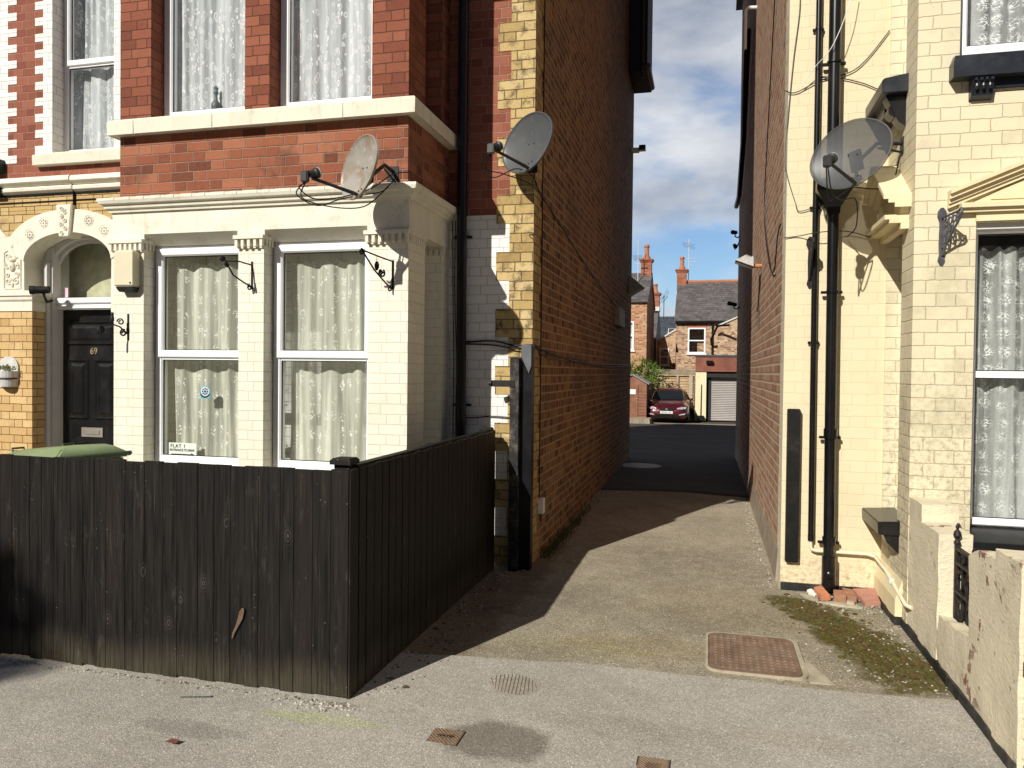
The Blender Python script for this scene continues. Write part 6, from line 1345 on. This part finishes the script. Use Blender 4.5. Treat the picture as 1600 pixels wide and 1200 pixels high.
# bush
t = thing('bush', 'bright green leafy bush growing over the shed roof', 'bush', (-2.95, 35.4, ZG))
m_leaf = plain('green_leaves', (.12, .19, .03), .55, var=.5, scale=9.); rr = random.Random(21)
mb = MB()
for i in range(9): a = rr.uniform(0, 6.28); mb.tube([(-2.95, 35.4, ZG), (-2.95+.2*math.cos(a), 35.4+.2*math.sin(a), .8), (-2.95+.5*math.cos(a), 35.4+.4*math.sin(a), 1.9)], [.05, .03, .008], 6)
mb.build('stems', m_oldwood, t)
mb = MB(); cl_ = [(Vector((-2.98+rr.gauss(0, .33), 35.3+rr.gauss(0, .3), 1.65+rr.gauss(0, .27))), rr.uniform(.14, .27)) for _ in range(26)]
for c, r_ in cl_:
    for i in range(120):
        v = Vector((rr.gauss(0, 1), rr.gauss(0, 1), rr.gauss(0, 1))).normalized(); p = c+v*r_*rr.uniform(.6, 1.05); dv = (v+Vector((rr.uniform(-.6, .6), rr.uniform(-.6, .6), rr.uniform(-.3, .8)))).normalized()*rr.uniform(.06, .12); w = dv.orthogonal().normalized()*.022
        mb.add([tuple(p), tuple(p+dv*.5+w), tuple(p+dv), tuple(p+dv*.5-w)], [(0, 1, 2, 3)])
for i in range(70):
    a = rr.uniform(0, 6.28); p = Vector((-2.9+.55*math.cos(a), 35.2, 1.75+.45*math.sin(a))); dv = Vector((math.cos(a), 0, math.sin(a)+.3)).normalized()*.28; w = dv.orthogonal().normalized()*.02
    mb.add([tuple(p-w), tuple(p+w), tuple(p+dv)], [(0, 1, 2)])
mb.build('foliage', m_leaf, t, fix=False)
t = thing('shrub', 'low dark shrub in the corner between car and cream pillar', 'shrub', (-.72, 35.9, ZG)); mb = MB()
for i in range(900):
    v = Vector((rr.gauss(0, 1), rr.gauss(0, 1), abs(rr.gauss(0, 1)))).normalized(); p = Vector((-.74, 35.95, ZG+.15))+Vector((v.x*.14, v.y*.2, v.z*.42))*rr.uniform(.5, 1); dv = v*.08; w = dv.orthogonal().normalized()*.018
    mb.add([tuple(p-w), tuple(p+w), tuple(p+dv)], [(0, 1, 2)])
mb.build('foliage', plain('dark_leaves', (.035, .06, .015), .6, var=.5), t, fix=False)
mb = MB(); mb.tube([(-.74, 35.95, ZG), (-.74, 35.95, ZG+.4)], .03); mb.build('stem', m_oldwood, t)
# drain pipe bits at the panel fence
# ---------------------------------------------------------------- car
cy0 = 33.3; cx0 = -1.69; cz0 = ZG+.03
car = thing('parked_car', 'dark red hatchback parked nose towards us in front of the panel fence', 'car', (cx0, cy0, cz0))
TC = lambda x, y, z: (cx0+x, cy0+y, cz0+z)
m_carp, nt = newmat('dark_red_car_paint'); b = finish(nt, MIX(nt, MR(nt, NOISE(nt, POS(nt), 2., 3), .3, .7), (.085, .005, .01), (.11, .007, .014)), .3, metal=.3, spec=.5); b.inputs['Coat Weight'].default_value = .8; b.inputs['Coat Roughness'].default_value = .05
m_tyre = plain('tyre_rubber', (.015, .015, .015), .85); m_alloy = plain('alloy_wheel', (.4, .4, .42), .35, .8)
m_carglass, nt = newmat('car_glass'); finish(nt, (.012, .016, .018), .05, spec=.8)
def carsec(y, wl, wb, z0, zs, zt):   # half section -> full ring: sill, belt, top
    h = [(wl*.86, z0), (wl*.98, z0+.1), (wl, (z0+zs)*.5), (wl*.985, zs-.06), (wb, zs), (wb*.8, zt-.01), (wb*.4, zt), (0, zt)]
    return [(x, y, z) for x, z in h]+[(-x, y, z) for x, z in h[::-1][1:]]
mb = MB(TC)
secs = [(0.0, .62, .5, .24, .50, .53), (.06, .76, .66, .2, .58, .63), (.2, .85, .76, .18, .66, .735), (.5, .90, .80, .18, .74, .83), (.9, .905, .82, .18, .83, .92), (1.25, .91, .83, .18, .88, .97), (2., .91, .83, .18, .92, .99), (3., .91, .82, .18, .95, 1.0), (3.8, .88, .8, .2, .98, 1.02), (4.15, .82, .72, .28, .9, .95), (4.25, .7, .6, .35, .75, .8)]
mb.loft([carsec(*s_) for s_ in secs]); body = mb.build('body', m_carp, car, smooth=True)
mb = MB(TC)   # cabin: glasshouse with roof
def cab(y, wb, wt, zb, zt): return [(wb, y, zb), (wt+.02, y, zt-.06), (wt-.06, y, zt-.005), (wt*.4, y, zt+.012), (-wt*.4, y, zt+.012), (-wt+.06, y, zt-.005), (-wt-.02, y, zt-.06), (-wb, y, zb)]
mb.loft([cab(1.22, .78, .72, .90, .95), cab(1.75, .80, .63, .9, 1.33), cab(2.05, .81, .60, .9, 1.42), (cab(2.7, .81, .6, .9, 1.45)), cab(3.4, .8, .58, .9, 1.42), cab(4.0, .74, .5, .9, 1.15), cab(4.15, .7, .48, .88, .98)]); cb_ = mb.build('cabin', m_carp, car, smooth=True)
mb = MB(TC)   # windscreen, slightly proud of the pillars
def ws(t): # t 0 bottom ..1 top
    y = 1.225+(2.0-1.225)*t-.02; z = .955+(1.385-.955)*t+.012; w = .685-.14*t; return y, z, w
rows_ = []
for t_ in (0, .25, .5, .75, 1):
    y, z, w = ws(t_); y -= .03*math.sin(t_*3.14); z += .045*math.sin(t_*3.14)
    rows_.append([(w*k, y-.05*(1-k*k), z+.004) for k in (-1, -.6, -.2, .2, .6, 1)])
vs = [p for r_ in rows_ for p in r_]; mb.add(vs, [(j*6+i, j*6+i+1, (j+1)*6+i+1, (j+1)*6+i) for j in range(4) for i in range(5)]); mb.build('windscreen', m_carglass, car, smooth=True, fix=False)
for s_ in (-1, 1):
    mb = MB(TC); mb.loft([[(s_*.815, 1.55, .94), (s_*.70, 1.95, 1.28), (s_*.665, 2.4, 1.36), (s_*.665, 3.2, 1.36), (s_*.80, 3.7, 1.0), (s_*.835, 2.6, .96)], [(s_*.80, 1.55, .94), (s_*.68, 1.95, 1.28), (s_*.645, 2.4, 1.36), (s_*.645, 3.2, 1.36), (s_*.78, 3.7, 1.0), (s_*.82, 2.6, .96)]]); mb.build('side_window', m_carglass, car)
    mb = MB(TC); mb.ball((s_*.98, 1.5, .97), .085, .07, .065, 10); mb.box(min(s_*.86, s_*.95), max(s_*.86, s_*.95), 1.48, 1.54, .93, .96); mb.build('mirror', m_carp, car, smooth=True)
    mb = MB(TC); mb.loft([[(s_*.80, .16, .60), (s_*.83, .2, .69), (s_*.60, .13, .685), (s_*.42, .06, .63), (s_*.45, .04, .585)], [(s_*.80, .10, .60), (s_*.82, .17, .69), (s_*.60, .08, .69), (s_*.42, .015, .635), (s_*.45, .0, .585)]]); hl = mb.build('headlight', plain('headlamp_glass', (.5, .52, .56), .15, .3, spec=.8), car)
    mb = MB(TC); mb.lathe([(.05, 0), (.05, .01), (.03, .012)], (s_*.64, .03, .63), (0, -1, 0), 12); mb.build('lens', m_lnbg, hl)
    mb = MB(TC); mb.loft([[(s_*.74, .02, .36), (s_*.8, .06, .42), (s_*.55, .0, .38), (s_*.5, -.0, .33)], [(s_*.74, -.02, .36), (s_*.8, .02, .42), (s_*.55, -.03, .38), (s_*.5, -.03, .33)]]); mb.build('fog_lamp', m_lnbg, car)
    for yy in (.85, 3.45):
        mb = MB(TC); mb.lathe([(.2, -.1), (.31, -.1), (.325, -.06), (.325, .06), (.31, .1), (.2, .1)], (s_*.80, yy, .295), (1, 0, 0), 22); w_ = mb.build('wheel', m_tyre, car, smooth=True)
        mb = MB(TC); mb.lathe([(.02, 0), (.2, .01), (.21, .03), (.205, .08), (.02, .06)], (s_*.84, yy, .295), (s_, 0, 0), 18); mb.build('rim', m_alloy, w_, smooth=True)
mb = MB(TC); mb.loft([[(-.36, .0, .63), (.36, .0, .63), (.27, -.0, .535), (-.27, -.0, .535)], [(-.36, -.015, .63), (.36, -.015, .63), (.27, -.025, .535), (-.27, -.025, .535)]]); gr = mb.build('grille', m_black, car)
mb = MB(TC); mb.prism([(-.05, .60), (-.03, .545), (.02, .54), (.05, .57), (.04, .62), (-.02, .63)], -.034, -.026); mb.build('badge', m_alloy, gr)
mb = MB(TC); mb.box(-.55, .55, -.012, .1, .22, .36); mb.build('lower_intake', m_black, car)
mb = MB(TC); mb.cham(-.26, .26, -.045, -.03, .395, .505, .004); pl = mb.build('number_plate', m_paper, car)
text_mesh('BD63 LXF', .1, ft, 'lettering', pl, (cx0, cy0-.048, cz0+.45), ext=.001)
mb = MB(TC); mb.box(-.5, -.2, 2.35, 2.45, 1.0, 1.2); mb.box(.2, .5, 2.35, 2.45, 1.0, 1.2); mb.build('seat', plain('pale_seat', (.4, .38, .34), .8), car)

# street tree across the road behind the viewer: throws the soft shade at the left end of the fence
t = thing('street_tree', 'street tree across the road whose crown shades the left end of the fence', 'tree', (-13., -9.2, -.11))
mb = MB(); mb.tube([(-13., -9.2, -.1), (-13., -9.2, 3), (-12.9, -9.2, 6), (-12.6, -9.2, 8.5)], [.2, .15, .11, .05], 10)
for a in range(5): mb.tube([(-12.9, -9.2, 5.5+a*.5), (-12.2-.1*a, -9.2+.5*math.sin(a*2.3), 7.2+a*.3), (-11.2-.1*a, -9.3+.8*math.sin(a*2.3), 8.3+a*.3)], [.06, .04, .015], 6)
mb.build('trunk', m_oldwood, t, smooth=True)
mb = MB(); rr = random.Random(33)
TCEN = Vector((-3.95, 3.45, .15))-SUN*15.2
for k in range(60):
    c = TCEN+Vector((-rr.uniform(0, 3.6)**1.0, rr.gauss(0, .5), rr.gauss(-.1, .38))); r_ = rr.uniform(.25, .42)
    for i in range(110):
        v = Vector((rr.gauss(0, 1), rr.gauss(0, 1), rr.gauss(0, 1))).normalized(); p = c+v*r_*rr.uniform(.3, 1.); dv = v*.13; w = dv.orthogonal().normalized()*.05
        mb.add([tuple(p), tuple(p+dv*.5+w), tuple(p+dv), tuple(p+dv*.5-w)], [(0, 1, 2, 3)])
mb.build('crown', m_leaf, t, fix=False)

# terrace across the road, unseen behind the viewer, added to cut sky fill
t = thing('added_opposite_terrace', 'plain unseen brick terrace added across the road behind the viewer to cut sky light', 'house', (0, -16, -.06))
mb = MB(TF(-16)); wall(mb, (-32, 30), (-.2, 7.6), -.3, 0, [(-31+k*4, -29.4+k*4, 1., 2.8) for k in range(15)]+[(-31+k*4, -29.6+k*4, 4.4, 6.) for k in range(15)]); mb.T = lambda x, y, z: (x, y, z); mb.box(-32, 30, -24, -16.35, -.2, 7.6); mb.build('wall', m_redfine, t)
mb = MB(); mb.prism([(-15.7, 7.5), (-20, 10.), (-24.3, 7.5)], -32.3, 30.3, 'x'); mb.build('roof', m_roof, t)
for k in range(15):
    mb = MB(); mb.box(-31+k*4, -29.4+k*4, -16.2, -16.15, 1, 2.8); mb.box(-31+k*4, -29.6+k*4, -16.2, -16.15, 4.4, 6.); mb.build('window', m_upvc, t)

# moss cushions by the right-hand wall
mb = MB(); rm = random.Random(77)
for i in range(520):
    t_ = rm.random(); x = .64+.52*t_+rm.gauss(0, .11); y = 5.95-1.3*t_+rm.gauss(0, .12)
    if x > 1.27: continue
    r_ = rm.uniform(.008, .028); mb.cur = rm.choice((0, 1))
    mb.ball((x, y, zp(x, y)), r_, r_*rm.uniform(.7, 1.3), r_*.5, 6)
mb.build('moss', [plain('green_moss', (.085, .08, .018), .95, var=.5, scale=50., bump=.8), plain('brown_moss', (.1, .065, .02), .95, var=.5, scale=50., bump=.8)], kind='stuff', fix=False, smooth=True)
# dark yard tarmac, carried on into the alley as shade put into the colour
m_yard_shade = ground_mat('yard_tarmac_and_shade', (.095, .09, .085), (.06, .055, .05), (.13, .125, .12), rough_amt=.8, speck=.5)
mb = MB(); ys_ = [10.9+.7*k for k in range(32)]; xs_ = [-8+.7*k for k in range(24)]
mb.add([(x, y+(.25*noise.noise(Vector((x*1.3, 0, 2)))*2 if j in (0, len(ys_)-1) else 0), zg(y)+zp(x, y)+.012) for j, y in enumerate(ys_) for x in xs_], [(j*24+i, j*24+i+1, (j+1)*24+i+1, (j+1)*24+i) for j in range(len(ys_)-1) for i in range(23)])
mb.build('yard_and_alley_shade', m_yard_shade, kind='structure', smooth=True)
